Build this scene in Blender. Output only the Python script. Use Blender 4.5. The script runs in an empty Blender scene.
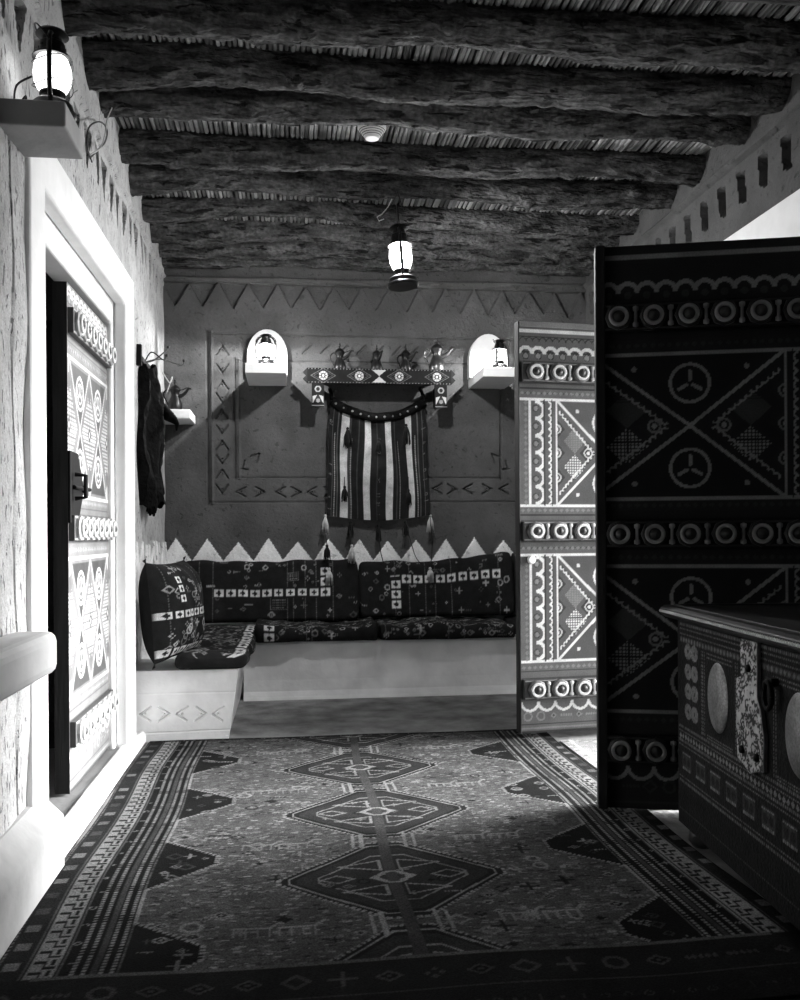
import bpy, math, random
import numpy as np
from mathutils import Vector, Matrix, Euler
PI = math.pi
col = bpy.context.scene.collection
rnd = random.Random(7)
NR = np.random.RandomState(11)

# ------------------------------------------------------------------ camera numbers
F = 900.0; TH = math.atan(110 / 900); RO = math.radians(.35); CZ = 1.05; H0 = 535
_f = Vector((math.sin(TH), math.cos(TH), 0)); _r = Vector((math.cos(TH), -math.sin(TH), 0)); _u = Vector((0, 0, 1))
RV = _r * math.cos(RO) - _u * math.sin(RO); UV = _u * math.cos(RO) + _r * math.sin(RO)
def at(px, py, Y):
    "point of the photograph on the upright plane at distance Y"
    d = _f * F + RV * (px - 400) + UV * (H0 - py)
    t = Y / d.y
    return Vector((d.x * t, Y, CZ + d.z * t))

# ------------------------------------------------------------------ mesh builder
class MB:
    def __init__(s): s.v = []; s.t = []; s.f = []; s.n = 0
    def add(s, V, Fc, tone=0.5):
        V = [tuple(map(float, p)) for p in V]
        s.v += V
        s.t += ([float(tone)] * len(V) if np.isscalar(tone) else [float(x) for x in tone])
        k = s.n; s.f += [tuple(int(i) + k for i in q) for q in Fc]; s.n += len(V)
        return s
    def box(s, a, b, tone=.5):
        (x0, y0, z0), (x1, y1, z1) = a, b
        V = [(x0,y0,z0),(x1,y0,z0),(x1,y1,z0),(x0,y1,z0),(x0,y0,z1),(x1,y0,z1),(x1,y1,z1),(x0,y1,z1)]
        return s.add(V, [(0,3,2,1),(4,5,6,7),(0,1,5,4),(1,2,6,5),(2,3,7,6),(3,0,4,7)], tone)
    def prism(s, poly, ext, tone=.5):
        "poly: 3D outline, ext: extrusion vector"
        n = len(poly); e = Vector(ext)
        V = [Vector(p) for p in poly] + [Vector(p) + e for p in poly]
        Fc = [tuple(range(n))[::-1], tuple(range(n, 2 * n))] + [(i, (i + 1) % n, (i + 1) % n + n, i + n) for i in range(n)]
        return s.add(V, Fc, tone)
    def tube(s, pts, rad, seg=10, tone=.5, cap=True, sq=1.0):
        pts = [Vector(p) for p in pts]; n = len(pts)
        if np.isscalar(rad): rad = [rad] * n
        V = []; up = None
        for i, p in enumerate(pts):
            d = (pts[min(i + 1, n - 1)] - pts[max(i - 1, 0)]).normalized()
            if up is None:
                up = Vector((0, 0, 1)) if abs(d.z) < .9 else Vector((1, 0, 0))
            a = d.cross(up); a.normalize(); b = a.cross(d); b.normalize(); up = b
            for k in range(seg):
                w = 2 * PI * k / seg
                V.append(p + (a * math.cos(w) + b * math.sin(w) * sq) * rad[i])
        Fc = [(i*seg+k, i*seg+(k+1)%seg, (i+1)*seg+(k+1)%seg, (i+1)*seg+k) for i in range(n-1) for k in range(seg)]
        if cap: Fc += [tuple(range(seg))[::-1], tuple((n-1)*seg + k for k in range(seg))]
        return s.add(V, Fc, tone)
    def lathe(s, prof, seg=24, c=(0, 0, 0), tone=.5, mat=None, cap=True):
        V = []; n = len(prof)
        for r, z in prof:
            for k in range(seg):
                w = 2 * PI * k / seg
                p = Vector((r * math.cos(w), r * math.sin(w), z))
                if mat: p = mat @ p
                V.append(p + Vector(c))
        Fc = [(i*seg+k, i*seg+(k+1)%seg, (i+1)*seg+(k+1)%seg, (i+1)*seg+k) for i in range(n-1) for k in range(seg)]
        if cap: Fc += [tuple(range(seg))[::-1], tuple((n-1)*seg + k for k in range(seg))]
        return s.add(V, Fc, tone)
    def grid(s, P, tone, wrap=False, mask=None):
        "P: (a, b, 3) positions, tone (a, b), mask (a-1, b-1) of faces kept"
        a, b, _ = P.shape
        V = P.reshape(-1, 3)
        bb = b if wrap else b - 1
        I, J = np.meshgrid(np.arange(a - 1), np.arange(bb), indexing='ij')
        J2 = (J + 1) % b
        q = np.stack([I*b+J, I*b+J2, (I+1)*b+J2, (I+1)*b+J], -1)
        q = q[mask] if mask is not None else q.reshape(-1, 4)
        k = s.n
        s.v += V.tolist(); s.t += np.asarray(tone, float).reshape(-1).tolist()
        s.f += [tuple(x) for x in (q + k).tolist()]; s.n += len(V)
        return s
    def build(s, name, mat, parent=None, loc=None, smooth=False, bevel=0, auto=None):
        me = bpy.data.meshes.new(name)
        v = s.v
        if loc is not None:
            L = Vector(loc); v = [(p[0]-L.x, p[1]-L.y, p[2]-L.z) for p in v]
        me.from_pydata(v, [], s.f)
        at_ = me.attributes.new('tone', 'FLOAT', 'POINT')
        at_.data.foreach_set('value', np.array(s.t, dtype=np.float32))
        me.materials.append(mat)
        if smooth:
            me.polygons.foreach_set('use_smooth', [True] * len(me.polygons))
            if auto: me.set_sharp_from_angle(angle=math.radians(auto))
        me.update()
        o = bpy.data.objects.new(name, me); col.objects.link(o)
        if loc is not None: o.location = loc
        if parent is not None: o.parent = parent
        if bevel:
            m = o.modifiers.new('bevel', 'BEVEL'); m.width = bevel; m.segments = 3; m.limit_method = 'ANGLE'; m.angle_limit = math.radians(40)
        return o

def tag(o, label=None, cat=None, group=None, kind=None):
    if label: o['label'] = label
    if cat: o['category'] = cat
    if group: o['group'] = group
    if kind: o['kind'] = kind
    return o
def empty(name, loc, rz=0.0, rot=None):
    o = bpy.data.objects.new(name, None); col.objects.link(o)
    o.location = loc; o.rotation_euler = rot if rot else (0, 0, rz); o.empty_display_size = .1
    return o
def copy_tree(o, parent=None):
    c = o.copy(); col.objects.link(c)
    if parent is not None: c.parent = parent
    for ch in list(o.children): copy_tree(ch, c)
    return c

# ------------------------------------------------------------------ materials (all grey: the photograph is black and white)
def mk(name, base=None, rough=.8, metal=0.0, spec=.3, var=.0, vscale=8.0, stretch=(1, 1, 1), bump=0.0, bscale=60.0,
       bdist=.01, fleck=0.0, fscale=40.0, fstretch=(1, 1, 1), fleck_tone=.05, emit=None, fine=0.0, finescale=300):
    m = bpy.data.materials.new(name); m.use_nodes = True
    nt = m.node_tree; N = nt.nodes; L = nt.links; bs = N['Principled BSDF']
    bs.inputs['Roughness'].default_value = rough; bs.inputs['Metallic'].default_value = metal
    bs.inputs['Specular IOR Level'].default_value = spec
    tc = N.new('ShaderNodeTexCoord')
    def coord(st):
        mp = N.new('ShaderNodeMapping'); mp.inputs['Scale'].default_value = st
        L.new(tc.outputs['Object'], mp.inputs['Vector']); return mp.outputs['Vector']
    if base is None:
        a = N.new('ShaderNodeAttribute'); a.attribute_name = 'tone'; cur = a.outputs['Fac']
    else:
        v = N.new('ShaderNodeValue'); v.outputs[0].default_value = base; cur = v.outputs[0]
    def mul(cur, src, lo, hi, fmin=.3, fmax=.7):
        mr = N.new('ShaderNodeMapRange'); mr.inputs['From Min'].default_value = fmin; mr.inputs['From Max'].default_value = fmax
        mr.inputs['To Min'].default_value = lo; mr.inputs['To Max'].default_value = hi
        L.new(src, mr.inputs['Value'])
        mm = N.new('ShaderNodeMath'); mm.operation = 'MULTIPLY'
        L.new(cur, mm.inputs[0]); L.new(mr.outputs['Result'], mm.inputs[1]); return mm.outputs[0]
    if var:
        n = N.new('ShaderNodeTexNoise'); n.inputs['Scale'].default_value = vscale; n.inputs['Detail'].default_value = 6
        L.new(coord(stretch), n.inputs['Vector']); cur = mul(cur, n.outputs['Fac'], 1 - var, 1 + var)
    if fine:
        n = N.new('ShaderNodeTexNoise'); n.inputs['Scale'].default_value = finescale; n.inputs['Detail'].default_value = 2
        L.new(coord((1, 1, 1)), n.inputs['Vector']); cur = mul(cur, n.outputs['Fac'], 1 - fine, 1 + fine)
    hsrc = []
    if fleck:
        n = N.new('ShaderNodeTexNoise'); n.inputs['Scale'].default_value = fscale; n.inputs['Detail'].default_value = 3
        n.inputs['Distortion'].default_value = .6
        L.new(coord(fstretch), n.inputs['Vector'])
        mr = N.new('ShaderNodeMapRange'); mr.inputs['From Min'].default_value = .64 - fleck * .1; mr.inputs['From Max'].default_value = .70 - fleck * .1
        L.new(n.outputs['Fac'], mr.inputs['Value'])
        mx = N.new('ShaderNodeMix'); mx.data_type = 'FLOAT'
        L.new(mr.outputs['Result'], mx.inputs[0]); L.new(cur, mx.inputs[2])
        mm = N.new('ShaderNodeMath'); mm.operation = 'MULTIPLY'; L.new(cur, mm.inputs[0]); mm.inputs[1].default_value = fleck_tone
        L.new(mm.outputs[0], mx.inputs[3]); cur = mx.outputs[0]
        inv = N.new('ShaderNodeMath'); inv.operation = 'MULTIPLY'; inv.inputs[1].default_value = -1.0
        L.new(mr.outputs['Result'], inv.inputs[0]); hsrc.append(inv.outputs[0])
    cb = N.new('ShaderNodeCombineColor')
    for i in range(3): L.new(cur, cb.inputs[i])
    L.new(cb.outputs[0], bs.inputs['Base Color'])
    if bump:
        n = N.new('ShaderNodeTexNoise'); n.inputs['Scale'].default_value = bscale; n.inputs['Detail'].default_value = 5
        L.new(coord(stretch), n.inputs['Vector']); h = n.outputs['Fac']
        if hsrc:
            ad = N.new('ShaderNodeMath'); ad.operation = 'ADD'; L.new(h, ad.inputs[0]); L.new(hsrc[0], ad.inputs[1]); h = ad.outputs[0]
        b = N.new('ShaderNodeBump'); b.inputs['Strength'].default_value = bump; b.inputs['Distance'].default_value = bdist
        L.new(h, b.inputs['Height']); L.new(b.outputs['Normal'], bs.inputs['Normal'])
    if emit:
        bs.inputs['Emission Color'].default_value = (1, 1, 1, 1); bs.inputs['Emission Strength'].default_value = emit
    return m
M = {}
M['mudwall'] = mk('painted mud plaster', None, .95, var=.22, vscale=5, bump=.5, bscale=45, bdist=.012, fleck=.15, fscale=28, fleck_tone=.7, fine=.12, finescale=140)
M['strawwall'] = mk('pale straw mud plaster', None, .95, var=.16, vscale=7, bump=.7, bscale=40, bdist=.012, fleck=.35, fscale=26, fstretch=(1.6, 2.4, .8), fleck_tone=.35, fine=.14, finescale=150)
M['plaster'] = mk('white gypsum plaster', .84, .8, var=.06, vscale=9, bump=.25, bscale=26, bdist=.008)
M['plasterdull'] = mk('trodden and shaded gypsum plaster', .42, .8, var=.18, vscale=6, bump=.35, bscale=30, bdist=.008)
M['benchplaster'] = mk('bench plaster', None, .85, var=.14, vscale=5, bump=.35, bscale=22, bdist=.01)
M['floor'] = mk('rough floor', .28, .9, var=.45, vscale=6, bump=.6, bscale=40, bdist=.012)
M['log'] = mk('palm log', .07, .85, var=.85, vscale=5, stretch=(1.2, 3.5, 3.5), bump=1.0, bscale=11, bdist=.05, fleck=.5, fscale=4, fstretch=(1.8, 9, 9), fleck_tone=.12, fine=.45, finescale=45)
M['reed'] = mk('cane', None, .6, var=.25, vscale=12)
M['slab'] = mk('roof earth', .05, 1)
M['paintdoor'] = mk('painted door wood', None, .55, var=.2, vscale=9, bump=.25, bscale=30, bdist=.004, fine=.18, finescale=160)
M['doorwood'] = mk('dark door wood', .018, .6, var=.4, vscale=8, stretch=(6, 6, .6), bump=.3, bscale=20, bdist=.004)
M['boss'] = mk('boss paint', None, .45, var=.1, vscale=30)
M['darkpaint'] = mk('dark shelf paint', None, .85, spec=.08, var=.15, vscale=20)
M['iron'] = mk('black iron', .008, .6, spec=.12)
M['weave'] = mk('woven wool', None, .95, spec=.1, var=.25, vscale=18, bump=.6, bscale=260, bdist=.004, fine=.35, finescale=330)
M['rug'] = mk('knotted wool', None, .97, spec=.05, var=.3, vscale=7, bump=.8, bscale=240, bdist=.005, fine=.5, finescale=210)
M['darkmetal'] = mk('dark lamp metal', .02, .35, metal=.6, spec=.5)
M['brass'] = mk('dull coffee pot metal', .10, .35, metal=.9, var=.3, vscale=20)
M['oldmetal'] = mk('blackened pot metal', .008, .35, metal=.0, var=.4, vscale=20)
M['leather'] = mk('dark leather', .005, .75, spec=.06, var=.8, vscale=14, bump=.9, bscale=30, bdist=.015)
M['white'] = mk('white plastic', .85, .4)
M['slot'] = mk('dark slot', .03, .7)
M['darkwool'] = mk('dark wool', .012, .95, bump=.4, bscale=150)
M['lightwool'] = mk('pale wool', .55, .95, bump=.4, bscale=150)
M['wire'] = mk('dark wire', .02, .5)
M['palewire'] = mk('pale wire', .6, .5)
M['chest'] = mk('studded chest wood', None, .6, metal=0, spec=.06, var=.3, vscale=25, bump=.6, bscale=90, bdist=.004, fine=.4, finescale=120)
M['chesttop'] = mk('chest lid wood', .03, .42, var=.3, vscale=6, bump=.15, bscale=20, spec=.35)
M['tin'] = mk('hammered tin', .24, .45, metal=.6, var=.25, vscale=30, bump=.6, bscale=80, bdist=.004, fine=.3, finescale=140)
M['tinpattern'] = mk('pierced tin', None, .5, metal=.3, var=.25, vscale=30, bump=.4, bscale=80, bdist=.003)
M['stud'] = mk('brass nail', .8, .5, metal=.3)
M['ground'] = mk('courtyard ground', .5, .95, var=.1, vscale=2)

def globe_mat(name, strength, clear):
    m = bpy.data.materials.new(name); m.use_nodes = True
    nt = m.node_tree; N = nt.nodes; L = nt.links; N.remove(N['Principled BSDF'])
    out = N['Material Output']
    tr = N.new('ShaderNodeBsdfTransparent'); em = N.new('ShaderNodeEmission'); em.inputs['Strength'].default_value = strength
    gl = N.new('ShaderNodeBsdfGlossy'); gl.inputs['Roughness'].default_value = .1; gl.inputs['Color'].default_value = (.9, .9, .9, 1)
    m1 = N.new('ShaderNodeMixShader'); m1.inputs[0].default_value = .06
    ad = N.new('ShaderNodeAddShader')
    tr.inputs['Color'].default_value = (clear, clear, clear, 1)
    L.new(tr.outputs[0], m1.inputs[1]); L.new(gl.outputs[0], m1.inputs[2]); L.new(m1.outputs[0], ad.inputs[0]); L.new(em.outputs[0], ad.inputs[1])
    L.new(ad.outputs[0], out.inputs['Surface'])
    return m
M['globe'] = globe_mat('lit frosted globe', 2.2, .8)
M['globeclear'] = globe_mat('clear lit glass', .22, .9)

# ------------------------------------------------------------------ raster: patterns drawn in metres on a fine vertex grid
class Ras:
    def __init__(s, w, h, res, bg=0.0):
        s.nx = int(round(w / res)) + 1; s.ny = int(round(h / res)) + 1; s.w = w; s.h = h
        s.x = np.linspace(0, w, s.nx); s.y = np.linspace(0, h, s.ny); s.rx = w / (s.nx - 1); s.ry = h / (s.ny - 1)
        s.c = np.full((s.ny, s.nx), float(bg))
    def _b(s, x0, x1, y0, y1):
        i0 = max(0, int(x0 / s.rx)); i1 = min(s.nx, int(x1 / s.rx) + 2); j0 = max(0, int(y0 / s.ry)); j1 = min(s.ny, int(y1 / s.ry) + 2)
        if i1 <= i0 or j1 <= j0: return None
        X, Y = np.meshgrid(s.x[i0:i1], s.y[j0:j1]); return (slice(j0, j1), slice(i0, i1)), X, Y
    def _put(s, sl, m, val): s.c[sl][m] = val if np.isscalar(val) else val[m]
    def rect(s, x0, y0, x1, y1, val):
        b = s._b(min(x0, x1) - .01, max(x0, x1) + .01, min(y0, y1) - .01, max(y0, y1) + .01)
        if b: s._put(b[0], (b[1] >= min(x0, x1)) & (b[1] <= max(x0, x1)) & (b[2] >= min(y0, y1)) & (b[2] <= max(y0, y1)), val)
    def seg(s, p, q, wd, val, groove=None, dash=None):
        b = s._b(min(p[0], q[0]) - wd, max(p[0], q[0]) + wd, min(p[1], q[1]) - wd, max(p[1], q[1]) + wd)
        if not b: return
        sl, X, Y = b; dx, dy = q[0] - p[0], q[1] - p[1]; l2 = dx * dx + dy * dy + 1e-12
        t = np.clip(((X - p[0]) * dx + (Y - p[1]) * dy) / l2, 0, 1)
        d = np.hypot(X - p[0] - t * dx, Y - p[1] - t * dy)
        if groove is not None:
            k = np.clip(1 - d / (wd / 2), 0, 1); s.c[sl] += groove * np.minimum(1, k * 1.6); return
        m = d < wd / 2
        if dash: m &= ((t * math.sqrt(l2)) % dash) < dash * .6
        s._put(sl, m, val)
    def path(s, pts, wd, val, **k):
        for a, b in zip(pts, pts[1:]): s.seg(a, b, wd, val, **k)
    def poly(s, pts, val):
        xs = [p[0] for p in pts]; ys = [p[1] for p in pts]
        b = s._b(min(xs), max(xs), min(ys), max(ys))
        if not b: return
        sl, X, Y = b; ins = np.zeros(X.shape, bool); n = len(pts)
        for i in range(n):
            x1, y1 = pts[i]; x2, y2 = pts[(i + 1) % n]
            if y1 == y2: continue
            c = ((Y < y1) != (Y < y2)) & (X < (x2 - x1) * (Y - y1) / (y2 - y1) + x1); ins ^= c
        s._put(sl, ins, val)
    def ring(s, c, r, wd, val, a0=None, a1=None, asp=1.0):
        b = s._b(c[0] - r * asp - wd, c[0] + r * asp + wd, c[1] - r - wd, c[1] + r + wd)
        if not b: return
        sl, X, Y = b; d = np.hypot((X - c[0]) / asp, Y - c[1]); m = np.abs(d - r) < wd / 2
        if a0 is not None:
            w = (np.arctan2(Y - c[1], X - c[0]) - a0) % (2 * PI); m &= w <= (a1 - a0)
        s._put(sl, m, val)
    def disc(s, c, r, val, asp=1.0):
        b = s._b(c[0] - r * asp, c[0] + r * asp, c[1] - r, c[1] + r)
        if b: s._put(b[0], np.hypot((b[1] - c[0]) / asp, b[2] - c[1]) <= r, val)
    def dia(s, c, a, h, val): s.poly([(c[0]-a, c[1]), (c[0], c[1]+h), (c[0]+a, c[1]), (c[0], c[1]-h)], val)
    def diao(s, c, a, h, wd, val): s.path([(c[0]-a, c[1]), (c[0], c[1]+h), (c[0]+a, c[1]), (c[0], c[1]-h), (c[0]-a, c[1])], wd, val)
    def scal(s, p, q, n, side, wd, val, bulge=1.0):
        "n half-circle scallops from p to q, bulging to the given side"
        dx, dy = (q[0]-p[0]) / n, (q[1]-p[1]) / n; l = math.hypot(dx, dy); r = l / 2; a = math.atan2(dy, dx)
        for i in range(n):
            c = (p[0] + dx * (i + .5), p[1] + dy * (i + .5))
            s.ring(c, r * bulge, wd, val, a if side > 0 else a - PI, a + PI if side > 0 else a)
    def check(s, c, a, h, cell, v1, v2):
        b = s._b(c[0] - a, c[0] + a, c[1] - h, c[1] + h)
        if not b: return
        sl, X, Y = b; m = (np.abs(X - c[0]) / a + np.abs(Y - c[1]) / h) <= 1
        k = ((X % cell) < cell * .62) & ((Y % cell) < cell * .62)
        s._put(sl, m & k, v1); s._put(sl, m & ~k, v2)
    def glyph(s, c, z, val):
        k = rnd.randrange(7)
        if k == 0: s.ring(c, z * .45, z * .2, val)
        elif k == 1: s.diao(c, z * .55, z * .5, z * .18, val)
        elif k == 2: s.dia(c, z*.6, z*.45, val); s.dia(c, z*.4, z*.28, .02); s.disc(c, z*.12, val)
        elif k == 3: s.seg((c[0]-z*.5, c[1]), (c[0]+z*.5, c[1]), z*.2, val); s.seg((c[0], c[1]-z*.5), (c[0], c[1]+z*.5), z*.2, val)
        elif k == 4:
            for q in range(-2, 3): s.dia((c[0]+q*z*.3, c[1]), z*.14, z*.2, val)
        elif k == 5: s.dia(c, z * .4, z * .35, val); s.dia(c, z*.18, z*.15, .02)
        else:
            for i in range(4): s.dia((c[0]+z*.3*math.cos(i*PI/2), c[1]+z*.3*math.sin(i*PI/2)), z*.16, z*.16, val)

def flat_grid(mb, ras, org, ux, uy, nrm=None, height=None, mask=None):
    X, Y = np.meshgrid(ras.x, ras.y)
    P = np.array(org)[None, None, :] + X[..., None] * np.array(ux) + Y[..., None] * np.array(uy)
    if height is not None: P = P + height[..., None] * np.array(nrm)
    mb.grid(P, ras.c, mask=mask)
def chev(r, c, w, h, d, g, wd=.014):
    "carved chevron; d = 'u','d','l','r'"
    x, y = c
    if d in 'ud':
        k = 1 if d == 'u' else -1
        r.path([(x-w/2, y-k*h/2), (x, y+k*h/2), (x+w/2, y-k*h/2)], wd, 0, groove=g)
    else:
        k = 1 if d == 'l' else -1
        r.path([(x+k*h/2, y+w/2), (x-k*h/2, y), (x+k*h/2, y-w/2)], wd, 0, groove=g)
    r.seg((x, y), (x + .001, y), .014, 0, groove=g)

# ================================================================== THE SETTING
MUD = .088; PALE = .47; WHITE = .92
WX = lambda y: -.79 - .0225 * max(0, y - 2.84)      # left wall is slightly out of square

# floor
mb = MB(); mb.box((-3.2, -1.7, -.1), (2.6, 6.9, 0)); fl = mb.build('floor', M['floor'], loc=(0, 0, 0))
tag(fl, 'rough grey plastered floor of the sitting room', 'floor', kind='structure')

# ceiling of cane, one corrugated sheet under an earth slab
mb = MB(); NRd = 150; pitch = 3.5 / NRd
for i in range(NRd):
    x = -1.05 + i * pitch; tone = rnd.choice([.12, .2, .27, .32, .08]); rr = pitch * .5 * rnd.uniform(.75, 1.0)
    pts = []; ph = rnd.uniform(0, 6); dz = rnd.uniform(-.004, .004)
    for k in range(23):
        y = -1.7 + k * .38
        pts.append((x + .004 * math.sin(y * 2.3 + ph), y, 3.065 + dz + .003 * math.sin(y * 3 + ph)))
    mb.tube(pts, rr, 6, tone, cap=False)
mb.box((-3.2, -1.7, 3.08), (2.8, 6.9, 3.4), .03)
ce = mb.build('ceiling', M['reed'], loc=(0, 0, 3.1), smooth=False)
tag(ce, 'ceiling of thin split canes laid side by side over the logs', 'ceiling', kind='structure')

# back wall: relief carved in the plaster, white saw-tooth dado
x0, z0, W, H = -.92, .80, 3.16, 2.36
rc = Ras(W, H, .0065, MUD); rh = Ras(W, H, .0065, 0)
def T(x, z): return (x - x0, z - z0)
def gx(px, py): p = at(px, py, 6.5); return (p.x - x0, p.z - z0)
per = .2135; n = 16
pts = [(0, 0)]
xx = -.792 - per - x0
teeth = []
for i in range(18):
    xc = -.792 + (i - 1) * per + rnd.uniform(-.012, .012); tip = 1.022 + rnd.uniform(-.018, .018); va = .868 + rnd.uniform(-.008, .008)
    teeth += [T(xc - per / 2, va), T(xc, tip)]
poly = [(teeth[0][0], -.1)] + teeth + [(teeth[-1][0], -.1)]
rc.poly(poly, WHITE); rh.poly(poly, .012)
G = -.018
for xa, wd in ((-.575, .026), (-.545, .02)): rh.seg(T(xa, 1.28), T(xa, 2.50), wd, 0, groove=G if xa < -.56 else .014)
rh.seg(T(-.56, 1.29), T(1.75, 1.29), .016, 0, groove=-.009); rh.seg(T(-.56, 2.49), T(1.75, 2.49), .016, 0, groove=-.009)
rh.seg(T(-.385, 1.46), T(-.385, 2.31), .024, 0, groove=G); rh.seg(T(-.355, 1.46), T(-.355, 2.31), .02, 0, groove=.012)
rh.seg(T(-.37, 1.465), T(1.55, 1.465), .014, 0, groove=-.009); rh.seg(T(-.37, 2.30), T(1.55, 2.30), .014, 0, groove=-.009)
rh.seg(T(1.55, 1.46), T(1.55, 2.31), .024, 0, groove=G); rh.seg(T(1.75, 1.28), T(1.75, 2.50), .024, 0, groove=G)
for k, y in enumerate((350, 368, 385, 397.5, 414, 429, 445, 459, 474, 489)):
    chev(rh, gx(222, y), .085, .06, 'ud'[k % 2], G)
for k, x in enumerate((241, 260, 280.5, 296, 312, 329, 437, 452, 468, 487, 504)):
    chev(rh, gx(x, 492 if x < 400 else 489), .07, .065, 'lrlrlrlrlrl'[k], G)
for px, k in ((250, 1), (501, -1)):
    c = gx(px, 462); a = .05
    rh.path([(c[0]-a*k*1.3, c[1]-a), (c[0]-a*k*.3, c[1]-a*1.1)], .014, 0, groove=G); rh.path([(c[0]-a*k*1.1, c[1]-a), (c[0]-a*k*.8, c[1]+a*.2)], .014, 0, groove=G)
    rh.path([(c[0]+a*k*1.3, c[1]+a*1.2), (c[0]+a*k*.1, c[1]+a*.8)], .014, 0, groove=G); rh.path([(c[0]+a*k*1.3, c[1]+a*1.2), (c[0]+a*k*.9, c[1]-a*.1)], .014, 0, groove=G)
for k in range(9):
    xx = .1 + k * .13
    rh.seg(T(xx, 2.36), T(xx + .06, 2.42), .014, 0, groove=G)
rh.seg(T(-.9, 2.875), T(2.24, 2.9), .03, 0, groove=.022)
for i in range(16):                                   # recessed saw-teeth under the ceiling
    xc = -.80 + i * .205 + rnd.uniform(-.01, .01)
    rh.poly([T(xc - .1, 2.852), T(xc + .1, 2.852), T(xc + rnd.uniform(-.01, .01), 2.672 + rnd.uniform(-.012, .012))], -.03)
X, Y = np.meshgrid(rc.x, rc.y)
wob = .006 * np.sin(X * 5 + 1.3) * np.cos(Y * 4) + .003 * np.sin(X * 17 + Y * 9) + NR.normal(0, .0004, X.shape)
mb = MB(); flat_grid(mb, rc, (x0, 6.5, z0), (1, 0, 0), (0, 0, 1), (0, -1, 0), rh.c + wob)
mb.box((-1.3, 6.56, 0), (2.7, 6.8, 3.2), MUD); mb.box((-1.3, 6.5, 0), (2.7, 6.56, z0 + .01), WHITE)
bw = mb.build('wall_back', M['mudwall'], loc=(.65, 6.6, 0), smooth=True, auto=50)
tag(bw, 'grey mud back wall with carved chevrons and white saw-tooth foot', 'wall', kind='structure')

# left wall
ya, za, W, H = 2.2, 0.0, 4.33, 3.2
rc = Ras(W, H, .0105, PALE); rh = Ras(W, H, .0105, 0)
def T(y, z): return (y - ya, z - za)
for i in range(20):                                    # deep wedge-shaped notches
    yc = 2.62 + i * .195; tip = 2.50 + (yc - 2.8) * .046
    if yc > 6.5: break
    tr_ = [T(yc - .06, tip + .165), T(yc + .06, tip + .165), T(yc + rnd.uniform(-.01, .01), tip)]; rh.poly(tr_, -.065); rc.poly(tr_, .16)  # darker notch tone paints the recess shade into the wall colour
rh.seg(T(2.2, 2.70), T(6.5, 2.88), .03, 0, groove=.02)
pts = []
for i in range(12):
    yc = 4.75 + i * .17; pts += [T(yc - .085, .87), T(yc, 1.02 + rnd.uniform(-.01, .01))]
poly = [(pts[0][0], -.1)] + pts + [(pts[-1][0], -.1)]
rc.poly(poly, WHITE); rh.poly(poly, .014)
rh.seg(T(2.74, 0), T(2.70, 2.2), .014, 0, groove=-.02)
for k in range(5): chev(rh, T(5.0 + k * .15, 2.28), .07, .05, 'lrlrl'[k], -.015)
X, Y = np.meshgrid(rc.x, rc.y)
wob = .007 * np.sin(X * 4 + 1.3) * np.cos(Y * 5) + .004 * np.sin(X * 13 + Y * 11)
Yw = X + ya
P = np.stack([-.79 - .0225 * np.maximum(0, Yw - 2.84) + rh.c + wob, Yw, Y + za], -1)
yc_ = (rc.x[:-1] + rc.x[1:]) / 2 + ya; zc_ = (rc.y[:-1] + rc.y[1:]) / 2 + za
YY, ZZ = np.meshgrid(yc_, zc_)
mask = ~((YY > 2.98) & (YY < 4.46) & (ZZ < 2.18))
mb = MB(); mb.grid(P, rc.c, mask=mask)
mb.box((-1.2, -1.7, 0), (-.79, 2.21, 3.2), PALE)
mb.box((-1.2, 2.2, 0), (-.87, 3.0, 3.2), .02); mb.box((-1.2, 4.45, 0), (-.93, 6.6, 3.2), .02); mb.box((-1.2, 2.9, 2.08), (-.935, 4.6, 3.2), .02)  # near-black tone paints in the shade inside the door opening
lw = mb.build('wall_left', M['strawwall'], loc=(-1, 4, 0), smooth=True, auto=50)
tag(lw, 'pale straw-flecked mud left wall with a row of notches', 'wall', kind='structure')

# right wall with the open doorway
ya, W = 1.6, 4.92
rc = Ras(W, 3.2, .013, MUD); rh = Ras(W, 3.2, .013, 0)
for i in range(24):
    yc = 1.75 + i * .2; b = 2.655
    rh.poly([T2 for T2 in ((yc - .03 - ya, b), (yc + .03 - ya, b + .02), (yc + .055 - ya, b + .16), (yc - .02 - ya, b + .15))], -.045)
rh.seg((0, 2.865), (W, 2.9), .04, 0, groove=.03)
X, Y = np.meshgrid(rc.x, rc.y)
P = np.stack([2.2 - rh.c - .006 * np.sin(X * 5) * np.cos(Y * 4), X + ya, Y], -1)
YY, ZZ = np.meshgrid((rc.x[:-1] + rc.x[1:]) / 2 + ya, (rc.y[:-1] + rc.y[1:]) / 2)
mask = ~((YY > 3.02) & (YY < 4.62) & (ZZ < 2.16))
mb = MB(); mb.grid(P, rc.c, mask=mask)
mb.box((2.27, -1.7, 0), (2.6, 3.02, 3.2), MUD); mb.box((2.2, -1.7, 0), (2.3, 1.61, 3.2), MUD); mb.box((2.27, 4.62, 0), (2.6, 6.6, 3.2), MUD); mb.box((2.27, 2.95, 2.16), (2.6, 4.62, 3.2), MUD)
rw = mb.build('wall_right', M['mudwall'], loc=(2.4, 3.8, 0), smooth=True, auto=50)
tag(rw, 'dark mud right wall with notched band below the logs', 'wall', kind='structure')
mb = MB(); mb.box((-1.2, -1.7, 0), (2.6, -1.5, 3.2), .05)
tag(mb.build('wall_near', M['mudwall'], loc=(.7, -1.6, 0)), 'mud wall behind the viewer', 'wall', kind='structure')
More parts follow.
